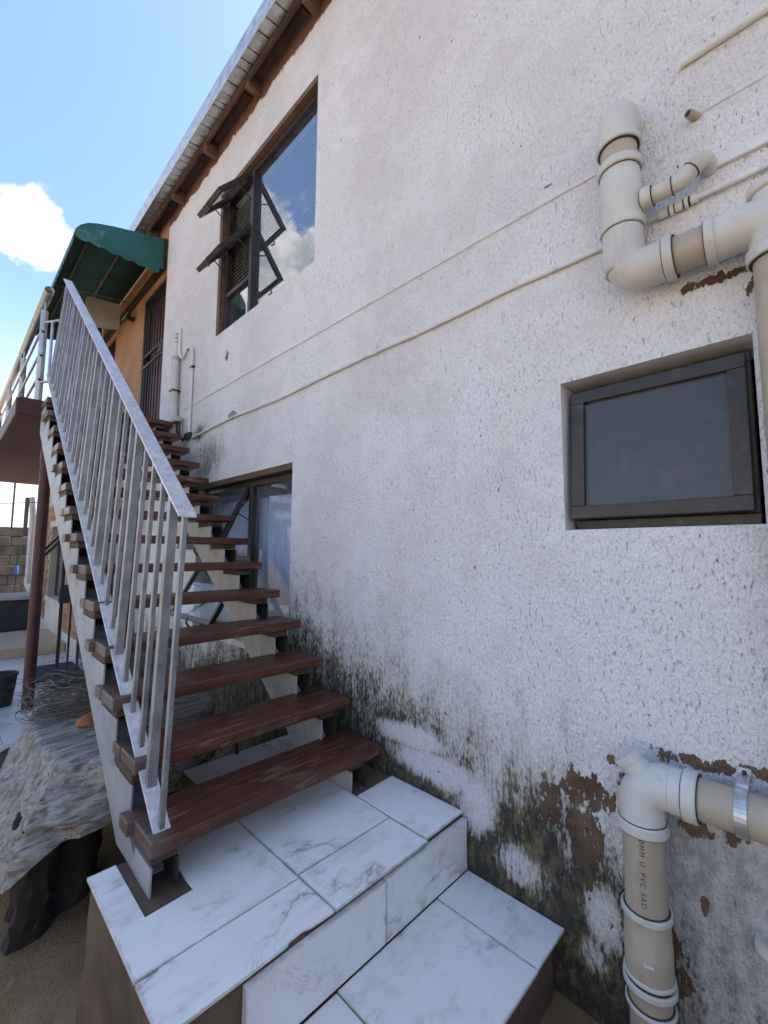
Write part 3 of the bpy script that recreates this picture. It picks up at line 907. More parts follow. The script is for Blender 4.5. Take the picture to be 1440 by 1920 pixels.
# ------------------------------------------------------------------ entrance steps
PZ, LZ = 0.525, 0.310
def build_steps():
    st = thing('entrance_steps', 'two white marble tiled steps at the foot of the stairs', 'steps', (-0.6, 1.4, GZ))
    T = 0.011
    # rough cores, a little inside the tiles
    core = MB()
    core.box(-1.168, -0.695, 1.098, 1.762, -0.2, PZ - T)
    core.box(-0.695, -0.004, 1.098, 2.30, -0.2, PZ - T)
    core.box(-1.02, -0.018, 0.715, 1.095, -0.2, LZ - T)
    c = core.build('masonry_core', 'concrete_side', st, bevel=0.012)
    # subdivided, roughened left flank
    mb = MB()
    nY, nZ = 40, 20
    for i in range(nY):
        for j in range(nZ):
            def Q(a, b):
                y = 1.10 + (1.765 - 1.10) * a / nY; z = -0.05 + (PZ - T + 0.048) * b / nZ
                x = -1.170 - 0.006 - 0.012 * mnoise.noise(Vector((y * 7, z * 7, 1))) - 0.02 * (1 - b / nZ)
                return (x, y, z)
            mb.quad(Q(i + 1, j), Q(i, j), Q(i, j + 1), Q(i + 1, j + 1))
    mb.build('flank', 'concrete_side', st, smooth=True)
    def tile(x0, x1, y0, y1, ztop, tilt=0.0):
        o = MB().box(x0, x1, y0, y1, ztop - T + 0.001, ztop).build('tile', 'marble_tile', st, bevel=0.0018)
        return o
    def ptile(poly, ztop):
        return MB().prism(poly, 'z', ztop - T + 0.001, ztop).build('tile', 'marble_tile', st, bevel=0.0015)
    # front strip with one chipped front edge
    ptile([(-1.187, 1.086), (-0.98, 1.087), (-0.86, 1.0895), (-0.845, 1.097), (-0.80, 1.100), (-0.775, 1.092), (-0.6945, 1.086), (-0.6945, 1.268), (-1.12, 1.268), (-1.135, 1.262), (-1.187, 1.262)], PZ)
    tile(-0.690, -0.2495, 1.084, 1.280, PZ + 0.001)
    ptile([(-0.245, 1.094), (-0.004, 1.096), (-0.004, 1.500), (-0.235, 1.490)], PZ + 0.003)
    # back row with the cut-out round the stair post
    ptile([(-1.187, 1.2715), (-0.6945, 1.2715), (-0.6945, 1.765), (-0.96, 1.765), (-0.96, 1.470), (-1.103, 1.462), (-1.103, 1.765), (-1.187, 1.765)], PZ)
    ptile([(-0.690, 1.2845), (-0.2495, 1.2845), (-0.240, 1.492), (-0.240, 1.765), (-0.690, 1.765)], PZ + 0.0005)
    tile(-0.690, -0.2495, 1.769, 2.26, PZ)
    tile(-0.2455, -0.004, 1.769, 2.26, PZ)
    MB().box(-1.10, -0.962, 1.472, 1.765, PZ - T, PZ - 0.005).build('screed', 'concrete_side', st)
    MB().box(-0.236, -0.006, 1.500, 1.765, PZ - T, PZ - 0.006).build('screed', 'concrete_side', st)
    # risers
    for x0, x1, dz in ((-0.478, -0.006, 0.0), (-0.986, -0.481, 0.004)):
        MB().box(x0, x1, 1.0745, 1.0955, LZ + 0.002, PZ - 0.018 - dz).build('riser_tile', 'marble_riser', st, bevel=0.0015)
    # lower step
    tile(-0.209, -0.006, 0.680, 1.072, LZ + 0.001)
    tile(-0.690, -0.2125, 0.678, 1.072, LZ)
    tile(-1.00, -0.694, 0.678, 1.072, LZ - 0.003)
build_steps()

# ------------------------------------------------------------------ staircase
NT_ = 14
TY, TZ, RUN, RISE = 1.508, 0.690, 0.2224, 0.1668
XR, XL = -0.080, -1.082
def build_stairs():
    s = thing('staircase', 'straight open flight of worn red brown timber treads on painted steel', 'staircase', (-0.58, 1.6, PZ))
    random.seed(5)
    th = 0.046
    posts = []
    for k in range(NT_):
        y = TY + k * RUN; z = TZ + k * RISE
        jl = random.uniform(-0.012, 0.012); jr = random.uniform(-0.006, 0.006)
        tilt = random.uniform(-0.4, 0.4)
        M = Matrix.Translation((-0.58, y, z)) @ Matrix.Rotation(R(tilt), 4, 'Y') @ Matrix.Translation((0.58, -y, -z))
        mb = MB().box(XL + jl, XR + jr, y, y + 0.172, z - th, z, M)
        tr = mb.build('tread', 'tread_wood', s, bevel=0.005)
        two = k in (0, 3, 5, 6, 9)
        dx = -0.022 if two else -0.004
        MB().box(XL + jl + dx, XR + jr - 0.003, y + (0.174 if two else 0.1735), y + 0.262, z - th - 0.001, z - 0.0015, M).build('back_board', 'tread_wood', tr, bevel=0.004)
        for x0, x1, side in ((-1.072, -0.985, 'l'), (-0.238, -0.150, 'r')):
            zt = z - th
            MB().box(x0 + 0.002, x1 - 0.002, y + 0.030, y + 0.235, zt - 0.034, zt - 0.001).build('bearer', 'bearer_wood', s, bevel=0.003)
            # short upright channel, open towards the front
            zb = PZ - 0.004 if k == 0 else z - RISE - 0.095
            c = MB()
            ya, yb = y + 0.022, y + 0.175
            c.box(x0, x0 + 0.006, ya, yb, zb, zt - 0.036)
            c.box(x0 + 0.0062, x0 + 0.0070, ya + 0.004, yb, zb, zt - 0.037, mi=1)  # inner lining, far cheek and back plate in a darker tone
            c.box(x1 - 0.006, x1, ya, yb, zb, zt - 0.036, mi=1)
            c.box(x0 + 0.0072, x1 - 0.0062, yb - 0.006, yb, zb, zt - 0.036, mi=1)
            if k:
                zl = lambda yy: TZ - 0.085 + (yy - TY) * RISE / RUN - 0.173
                yk = y + 0.235
                c.prism([(ya + 0.01, zl(ya) - 0.02), (yk, zl(yk) - 0.02), (yk, zt - 0.036), (ya + 0.01, zt - 0.036)], 'x', x0 + 0.0022, x0 + 0.0044)
            c.build('upright', ['stringer_paint' if side == 'r' else 'stringer_grey', 'channel_dark'], s)
    # stringers: C channels
    ye = TY + (NT_ - 1) * RUN + 0.25
    for (x0, x1, mt) in ((-1.072, -0.985, 'stringer_grey'), (-0.238, -0.150, 'stringer_paint')):
        sl = RISE / RUN
        def line(y, off): return TZ - 0.085 + (y - TY) * sl + off
        ya = TY + 0.125
        top, bot = -0.173, -0.365
        yb0 = ya + max(0, (PZ + 0.0 - line(ya, bot)) / sl)
        poly = [(ya, PZ - 0.003), (yb0, PZ - 0.003), (ye, line(ye, bot)), (ye, line(ye, top)), (ya, line(ya, top))]
        mb = MB()
        mb.prism(poly, 'x', x0 + 0.0012, x0 + 0.0052)
        # flanges
        for off in (top, bot):
            p = [(yb0 if off == bot else ya, line(yb0 if off == bot else ya, off)), (ye, line(ye, off))]
            d = 0.007 if off == bot else -0.007
            mb.prism([(p[0][0], p[0][1]), (p[1][0], p[1][1]), (p[1][0], p[1][1] + d), (p[0][0], p[0][1] + d)], 'x', x0 + 0.0052, x1 - 0.0075)
        mb.build('stringer', mt, s)
    # railing
    sl = RISE / RUN
    Yb0, Yb1 = 1.52, 4.66
    zb = lambda y: 0.690 + (y - 1.57) * 0.785
    xt = lambda y: -1.03 + 0.028 + 0.040 * (y - 1.57) / 3.0      # the top leans towards the wall
    ang = math.atan(0.785)
    mb = MB()
    mb.prism([(Yb0, zb(Yb0)), (Yb1, zb(Yb1)), (Yb1, zb(Yb1) + 0.011), (Yb0, zb(Yb0) + 0.011)], 'x', -1.058, -1.004)
    rail = mb.build('railing', 'flaking_silver', s, bevel=0.002)
    rail['label'] = 'flat silver bottom bar of the stair railing'
    zt = lambda y: 1.735 + (y - 1.57) * 0.745
    Ya, Yc = 1.545, 4.63
    h = MB()
    n = 24
    for k in range(n):
        a = Ya + (Yc - Ya) * k / n; b = Ya + (Yc - Ya) * (k + 1) / n
        for (w0, w1, d0, d1) in ((-0.031, 0.031, 0, 0.010),):
            i = len(h.v)
            for (y, ) in ((a,), (b,)):
                x = xt(y)
                for dx, dz in ((w0, d0), (w1, d0), (w1, d1), (w0, d1)):
                    h.v.append((x + dx, y, zt(y) + dz))
            for q in ((0, 1, 5, 4), (1, 2, 6, 5), (2, 3, 7, 6), (3, 0, 4, 7)):
                h.f.append(tuple(i + j for j in q)); h.mi.append(0)
            if k == 0: h.f.append((i, i + 3, i + 2, i + 1)); h.mi.append(0)
            if k == n - 1: h.f.append((i + 4, i + 5, i + 6, i + 7)); h.mi.append(0)
    h.build('handrail', 'flaking_silver', rail)
    nb = 27
    for k in range(nb):
        y = 1.57 + (4.625 - 1.57) * k / (nb - 1)
        thick = k % 4 == 1
        w, d = (0.0165, 0.013) if thick else (0.0088, 0.0088)
        z0 = zb(y) + 0.006; z1 = zt(y) + 0.003
        b = MB()
        for i, (z, x) in enumerate(((z0, -1.031), (z1, xt(y)))):
            for dx, dy in ((-w, -d), (w, -d), (w, d), (-w, d)):
                b.v.append((x + dx, y + dy, z + dy * 0.76))
        b.f = [(0, 3, 2, 1), (4, 5, 6, 7), (0, 1, 5, 4), (1, 2, 6, 5), (2, 3, 7, 6), (3, 0, 4, 7)]; b.mi = [0] * 6
        b.build('baluster', 'silver_paint', rail, bevel=0.002, seg=1)
build_stairs()

# ------------------------------------------------------------------ balcony
BZ = 2.895
def build_balcony():
    bal = thing('balcony', 'dark red concrete balcony slab on red posts', 'balcony', (-0.6, 7, VZ))
    MB().box(-1.24, 0.0, 4.68, 9.7, 2.74, BZ - 0.012).build('slab', 'red_oxide', bal, bevel=0.012)
    MB().box(-1.22, 0.006, 4.70, 9.68, BZ - 0.012, BZ).build('floor_finish', 'grout', bal)
    for (x, y, r) in ((-1.0, 4.74, 0.042), (-0.13, 5.42, 0.038), (-1.12, 9.3, 0.045)):
        p = MB().tube([(x, y, VZ), (x, y, 2.742)], r, 20).build('post', 'red_oxide', bal, smooth=True)
        MB().lathe([(0, r + 0.004), (0.10, r + 0.004)], (x, y, 2.36), (0, 0, 1)).build('sleeve', 'red_oxide', p, smooth=True)
    br = thing('balcony_railing', 'steel tube balcony railing with a wide round top rail', 'railing', (-1.1, 7, BZ))
    X = -1.085
    MB().tube([(X, 4.62, 3.865), (X, 9.6, 3.865)], 0.036, 20, cap=False).build('top_rail', 'steel_tube', br, smooth=True)
    o = br.children[0]
    sm = o.modifiers.new('wall', 'SOLIDIFY'); sm.thickness = 0.004
    for y in (4.80, 6.2, 7.6, 9.0):
        p = MB().tube([(X, y, BZ), (X, y, 3.745)], 0.028, 14).build('post', 'steel_tube', br, smooth=True)
        MB().tube([(X, y, 3.745), (X, y, 3.835)], 0.009, 8).build('pin', 'steel_tube', p, smooth=True)
    for z in (3.10, 3.32, 3.54):
        MB().tube([(X - 0.02, 4.86, z), (X - 0.02, 9.5, z)], 0.011, 10).build('rail', 'steel_tube', br, smooth=True)
        MB().lathe([(0, 0.012), (0.002, 0.012)], (X - 0.005, 4.7715, z), (0, 1, 0), 12).build('hole', 'ink', br)
    for z in (3.075, 3.63):
        MB().tube([(X, 4.78, z), (-0.99, 4.64, z + 0.006)], 0.011, 10).build('rail', 'steel_tube', br, smooth=True)
    MB().tube([(-1.035, 4.705, 3.08), (-1.035, 4.705, 3.63)], 0.012, 10).build('rail', 'steel_tube', br, smooth=True)
build_balcony()

# ------------------------------------------------------------------ awning, panel, floodlight
def build_awning():
    aw = thing('awning', 'dark green canvas awning with scalloped edge over the upper door', 'awning', (-0.4, 6.5, 4.7))
    prof = [(-0.004, 5.20), (-0.30, 5.125), (-0.55, 5.055), (-0.68, 5.01), (-0.76, 4.97), (-0.82, 4.915), (-0.855, 4.86), (-0.868, 4.80)]
    Y0, Y1 = 5.13, 8.0
    mb = MB(); n = 12
    for i in range(n):
        ya = Y0 + (Y1 - Y0) * i / n; yb = Y0 + (Y1 - Y0) * (i + 1) / n
        for (xa, za), (xb, zb) in zip(prof[:-1], prof[1:]):
            mb.quad((xa, yb, za), (xa, ya, za), (xb, ya, zb), (xb, yb, zb))
    o = mb.build('canopy', 'green_canvas', aw)
    w = o.modifiers.new('weld', 'WELD'); w.merge_threshold = 0.001
    shade(o.data, 80)
    s = o.modifiers.new('thick', 'SOLIDIFY'); s.thickness = 0.004
    zs = lambda x: 4.845 + (x + 0.868) * -0.02
    for y in (Y0 + 0.002, Y1 - 0.004):
        poly = prof + [(-0.868, 4.80), (-0.86, zs(-0.86)), (-0.05, zs(0)), (-0.004, zs(0))]
        poly = prof[:-1] + [(-0.862, 4.84), (-0.004, 4.828)]
        MB().prism(poly, 'y', y, y + 0.003).build('end_panel', 'green_canvas', aw)
        m2 = MB(); N = 60
        for k in range(N):
            def V(q):
                x = -0.866 + 0.80 * q / N
                ph = (q / N * 6.0) % 1.0
                return x, 4.84 - 0.012 * (q / N) - 0.06 - 0.022 * abs(math.sin(math.pi * ph))
            xa, za = V(k); xb, zb = V(k + 1)
            yy = y - 0.004
            m2.quad((xa, yy, za), (xb, yy, zb), (xb, yy - 0.001, 4.842 - 0.012 * (k + 1) / N), (xa, yy - 0.001, 4.842 - 0.012 * k / N))
        v = m2.build('valance', 'green_canvas', aw)
        q = v.modifiers.new('t', 'SOLIDIFY'); q.thickness = 0.003
    m2 = MB(); N = 150
    for k in range(N):
        def V(q):
            y = Y0 + (Y1 - Y0) * q / N
            return y, 4.80 - 0.06 - 0.03 * abs(math.sin(math.pi * q / 7.5))
        ya, za = V(k); yb, zb = V(k + 1)
        m2.quad((-0.871, ya, za), (-0.871, yb, zb), (-0.869, yb, 4.805), (-0.869, ya, 4.805))
    v = m2.build('valance', 'green_canvas', aw)
    q = v.modifiers.new('t', 'SOLIDIFY'); q.thickness = 0.003
    def bar(a, b, r=0.011): MB().tube([a, b], r, 8).build('frame_bar', 'dark_steel' if r > 0.02 else 'steel_frame', aw, smooth=True)
    simple('steel_frame', (0.14, 0.115, 0.10), 0.6, 0.2)
    bar((-0.85, Y0 + .02, 4.83), (-0.85, Y1 - .02, 4.83)); bar((-0.70, Y0 + .02, 4.975), (-0.70, Y1 - .02, 4.975)); bar((-0.36, Y0 + .02, 5.08), (-0.36, Y1 - .02, 5.08), 0.014)
    bar((-0.86, 6.4, 4.82), (-0.03, 6.4, 4.95), 0.009)
    MB().box(-0.045, -0.002, Y0 + .02, Y1 - .02, 4.84, 4.90).build('wall_rail', 'dark_steel', aw)
    MB().box(-0.03, 0.009, Y0 - 0.006, Y0 - 0.001, 4.83, 5.21).build('wall_rail', 'dark_steel', aw)
    # grey panel hung below
    r = 0.06
    c = [(-0.47, 4.50), (-0.10, 4.58), (-0.10, 4.94), (-0.50, 4.90)]
    pts = [Vector((x, 0, z)) for x, z in c]
    poly = []
    cc = pts + pts
    for i in range(4):
        a, b, d = pts[i - 1], pts[i], cc[i + 1]
        u = (a - b).normalized() * r; w2 = (d - b).normalized() * r
        for k in range(7):
            tt = k / 6
            p = (b + u) * (1 - tt) ** 2 + b * 2 * tt * (1 - tt) + (b + w2) * tt * tt
            poly.append((p.x, p.z))
    o = MB().prism(poly, 'y', 6.52, 6.55).build('hanging_panel', 'grey_panel', None, bevel=0.004)
    tag(o, 'pale grey rounded panel hanging under the green awning', 'panel')
    fl = thing('floodlight', 'small black floodlight on the ochre wall below the awning', 'floodlight', (-0.05, 6.3, 4.65))
    MB().box(-0.10, -0.055, 6.22, 6.38, 4.63, 4.735, Matrix.Translation((-0.08, 6.3, 4.68)) @ Matrix.Rotation(R(25), 4, 'Y') @ Matrix.Translation((0.08, -6.3, -4.68))).build('housing', 'black_plastic', fl, bevel=0.008)
    MB().box(-0.104, -0.1005, 6.235, 6.365, 4.64, 4.725, Matrix.Translation((-0.08, 6.3, 4.68)) @ Matrix.Rotation(R(25), 4, 'Y') @ Matrix.Translation((0.08, -6.3, -4.68))).build('lens', 'lamp_lens', fl)
    MB().box(-0.056, 0.011, 6.27, 6.33, 4.66, 4.70).build('bracket', 'black_plastic', fl)
build_awning()

# ------------------------------------------------------------------ drain pipes and conduits
PX = -0.085
PR = 0.055
def collar(parent, c, axis, r=PR, l=0.028, dr=0.010, mat='pvc_fitting', name='collar'):
    e = 0.003
    a = Vector(axis).normalized()
    for q in (-1, 1):
        if mat != 'grout':
            MB().lathe([(-0.0012, r + dr * 0.32), (0.0012, r + dr * 0.32)], Vector(c) + a * q * (l / 2 + 0.0012), axis).build('seam', 'grout', parent)
    return MB().lathe([(-l / 2, r + 0.0005), (-l / 2, r + dr - e), (-l / 2 + e, r + dr), (l / 2 - e, r + dr), (l / 2, r + dr - e), (l / 2, r + 0.0005)], c, axis).build(name, mat, parent, smooth=True)

def build_upper_pipe():
    p = thing('soil_pipe', 'upper cream plastic drain pipe bending out of the wall to the right', 'pipe', (PX, 0.38, 2.4))
    y = 0.381
    # elbow out of the wall
    MB().tube(fillet([(0.01, y, 3.085), (PX, y, 3.085), (PX, y, 2.96)], 0.075, 12), PR + 0.005, 28).build('elbow', 'pvc_fitting', p, smooth=True)
    collar(p, (PX, y, 2.965), (0, 0, 1), PR + 0.004, 0.022, 0.009)
    MB().tube([(PX, y, 2.97), (PX, y, 2.52)], PR, 28).build('pipe', 'pvc_pipe', p, smooth=True)
    # branch fitting
    MB().lathe([(0, PR + 0.002), (0.004, PR + 0.006), (0.075, PR + 0.006), (0.08, PR + 0.0075), (0.16, PR + 0.0075), (0.164, PR + 0.005), (0.19, PR + 0.004)], (PX, y, 2.685), (0, 0, 1)).build('branch_fitting', 'pvc_fitting', p, smooth=True)
    collar(p, (PX, y, 2.882), (0, 0, 1), PR + 0.003, 0.03, 0.010)
    collar(p, (PX, y, 2.672), (0, 0, 1), PR + 0.003, 0.03, 0.010)
    # bottom elbow
    MB().tube(fillet([(PX, y, 2.66), (PX, y, 2.507), (PX, 0.24, 2.507)], 0.085, 14), PR + 0.006, 28).build('elbow', 'pvc_fitting', p, smooth=True)
    collar(p, (PX, 0.252, 2.507), (0, 1, 0), PR + 0.005, 0.026, 0.009)
    MB().tube([(PX, 0.25, 2.507), (PX, 0.10, 2.507)], PR, 28).build('pipe', 'pvc_pipe', p, smooth=True)
    collar(p, (PX, 0.150, 2.507), (0, 1, 0), PR + 0.003, 0.024, 0.009)
    # swept tee to the vertical pipe
    yb = 0.010
    MB().tube(fillet([(PX, 0.150, 2.507), (PX, yb, 2.507), (PX, yb, 2.40)], 0.075, 12), PR + 0.006, 28).build('elbow', 'pvc_fitting', p, smooth=True)
    MB().lathe([(0, PR + 0.006), (0.10, PR + 0.006), (0.115, PR - 0.005), (0.15, PR - 0.006)], (PX, yb, 2.43), (0, 0, 1)).build('branch_fitting', 'pvc_fitting', p, smooth=True)
    MB().lathe([(0, PR), (0.004, PR + 0.004), (0.024, PR + 0.004), (0.03, PR - 0.004), (0.034, 0.02)], (PX, yb, 2.575), (0, 0, 1)).build('cap', 'pvc_fitting', p, smooth=True)
    collar(p, (PX, yb, 2.405), (0, 0, 1), PR + 0.005, 0.034, 0.009)
    MB().tube([(PX, yb, 2.41), (PX, yb, 1.02)], PR, 28).build('pipe', 'pvc_pipe', p, smooth=True)
    # small waste pipe
    r = 0.026
    z = 2.737
    collar(p, (PX, 0.306, z), (0, 1, 0), r + 0.004, 0.03, 0.006)
    MB().tube([(PX, 0.345, z), (PX, 0.29, z)], r + 0.004, 20).build('branch_fitting', 'pvc_fitting', p, smooth=True)
    pth = fillet([(PX, 0.30, z), (PX, 0.215, z), (PX + 0.012, 0.162, z + 0.052), (0.01, 0.150, z + 0.062)], 0.035, 8)
    MB().tube(pth, r, 20).build('waste_pipe', 'pvc_fitting', p, smooth=True)
    collar(p, (PX, 0.236, z), (0, 1, 0), r, 0.004, 0.002, 'grout')
    collar(p, (PX + 0.006, 0.188, z + 0.026), (0.012, -0.053, 0.052), r, 0.004, 0.002, 'grout')
build_upper_pipe()

def text_on_pipe(parent, body, cx, cy, z0, r, size, ang0):
    cu = bpy.data.curves.new('printed_text', 'FONT')
    cu.body = body; cu.size = size; cu.space_character = 1.35
    tmp = bpy.data.objects.new('tmp', cu)
    COL.objects.link(tmp)
    dg = bpy.context.evaluated_depsgraph_get()
    me = bpy.data.meshes.new_from_object(tmp.evaluated_get(dg))
    bpy.data.objects.remove(tmp)
    for v in me.vertices:
        tx, ty = v.co.x, v.co.y
        a = ang0 + ty / r          # up of the letters points round the pipe
        v.co = (cx + (r + 0.0006) * math.cos(a), cy + (r + 0.0006) * math.sin(a), z0 - tx)
    me.materials.clear(); me.materials.append(MATS['ink'])
    return link('printed_text', me, parent)

def build_lower_pipe():
    p = thing('soil_pipe', 'lower cream plastic drain pipe turning down beside the tiled steps', 'pipe', (PX, 0.40, GZ))
    y = 0.402
    zc = 0.925
    MB().tube(fillet([(PX, y, 0.79), (PX, y, zc), (PX, 0.265, zc)], 0.075, 14), PR + 0.006, 28).build('elbow', 'pvc_fitting', p, smooth=True)
    collar(p, (PX, y, 0.803), (0, 0, 1), PR + 0.005, 0.030, 0.008)
    collar(p, (PX, y, 0.845), (0, 0, 1), PR + 0.005, 0.006, 0.003)
    collar(p, (PX, 0.275, zc), (0, 1, 0), PR + 0.005, 0.034, 0.008)
    collar(p, (PX, 0.325, zc), (0, 1, 0), PR + 0.005, 0.006, 0.003)
    MB().tube([(PX, 0.28, zc), (PX, -0.9, zc)], PR, 28).build('pipe', 'pvc_pipe', p, smooth=True)
    MB().tube(fillet([(PX, 0.010, 1.05), (PX, 0.010, zc + 0.05)], 0.05), PR + 0.007, 28).build('branch_fitting', 'pvc_fitting', p, smooth=True)
    # screw cap on the corner
    d = Vector((-0.10, 0.62, 0.72)).normalized()
    o = Vector((PX, y - 0.01, zc + 0.012))
    MB().tube([o, o + d * 0.050], 0.0385, 24).build('access_neck', 'pvc_fitting', p, smooth=True)
    cp = MB().lathe([(0, 0.036), (0.002, 0.041), (0.019, 0.041), (0.022, 0.038), (0.023, 0.033), (0.019, 0.030)], o + d * 0.048, d, 36).build('screw_cap', 'pvc_fitting', p, smooth=True)
    u = d.orthogonal().normalized(); w = d.cross(u)
    rib = MB()
    for k in range(18):
        a = 2 * math.pi * k / 18
        c = o + d * 0.0585 + (u * math.cos(a) + w * math.sin(a)) * 0.0412
        rib.tube([c - d * 0.008, c + d * 0.008], 0.0013, 5)
    rib.build('grip', 'pvc_fitting', cp)
    # vertical run
    vp = MB().tube([(PX, y, 0.80), (PX, y, -0.1)], PR, 32).build('pipe', 'pvc_pipe', p, smooth=True)
    text_on_pipe(vp, '0MM U_PVC SAD', PX, y, 0.782, PR, 0.0190, math.atan2(-0.335, -1.0) + math.pi * 2 + 0.10 if False else math.atan2(-y, -1.6 - PX) - 0.22)
    collar(p, (PX, y, 0.566), (0, 0, 1), PR + 0.002, 0.018, 0.009)
    MB().lathe([(0, PR + 0.004), (0.003, PR + 0.007), (0.09, PR + 0.007), (0.094, PR + 0.005), (0.165, PR + 0.005)], (PX, y, 0.395), (0, 0, 1), 32).build('coupling', 'pvc_pipe', p, smooth=True)
    collar(p, (PX, y, 0.398), (0, 0, 1), PR + 0.004, 0.012, 0.007)
    collar(p, (PX, y, 0.376), (0, 0, 1), PR + 0.004, 0.018, 0.010)
    collar(p, (PX, y, 0.318), (0, 0, 1), PR + 0.002, 0.012, 0.008)
    # torn strip on the coupling
    MB().box(PX - PR - 0.012, PX - PR - 0.006, y - 0.03, y - 0.004, 0.452, 0.460, Matrix.Translation((PX - PR, y, 0.455)) @ Matrix.Rotation(R(-14), 4, 'X') @ Matrix.Translation((-PX + PR, -y, -0.455))).build('torn_strip', 'pvc_fitting', p)
    # pipe clip
    yk = 0.165
    mb = MB()
    N = 20
    prof = []
    for k in range(N + 1):
        a = R(75) + (R(285) - R(75)) * k / N
        prof.append((PX + (PR + 0.002) * math.cos(a), zc + (PR + 0.002) * math.sin(a)))
    ring = [(0.0, zc + PR + 0.012), (PX + 0.02, zc + PR + 0.008)] + prof + [(PX + 0.02, zc - PR - 0.008), (0.0, zc - PR - 0.012)]
    for (x0, z0), (x1, z1) in zip(ring[:-1], ring[1:]):
        mb.quad((x0, yk - 0.013, z0), (x1, yk - 0.013, z1), (x1, yk + 0.013, z1), (x0, yk + 0.013, z0))
    c = mb.build('pipe_clip', 'galvanised', p)
    q = c.modifiers.new('t', 'SOLIDIFY'); q.thickness = 0.0025
    for s in (1, -1):
        MB().box(-0.004, -0.001, yk - 0.015, yk + 0.015, zc + s * (PR + 0.012) - 0.018, zc + s * (PR + 0.012) + 0.018).build('clip_foot', 'galvanised', c)
        MB().lathe([(0, 0.006), (0.005, 0.005), (0.006, 0.002)], (-0.004, yk, zc + s * (PR + 0.018)), (-1, 0, 0), 10).build('screw', 'dark_steel', c)
build_lower_pipe()

def wob(y0, y1, z, x, amp=0.006, n=40, seed=0):
    return [(x, y0 + (y1 - y0) * k / n, z + amp * mnoise.noise(Vector((seed, (y0 + (y1 - y0) * k / n) * 1.6, 0)))) for k in range(n + 1)]

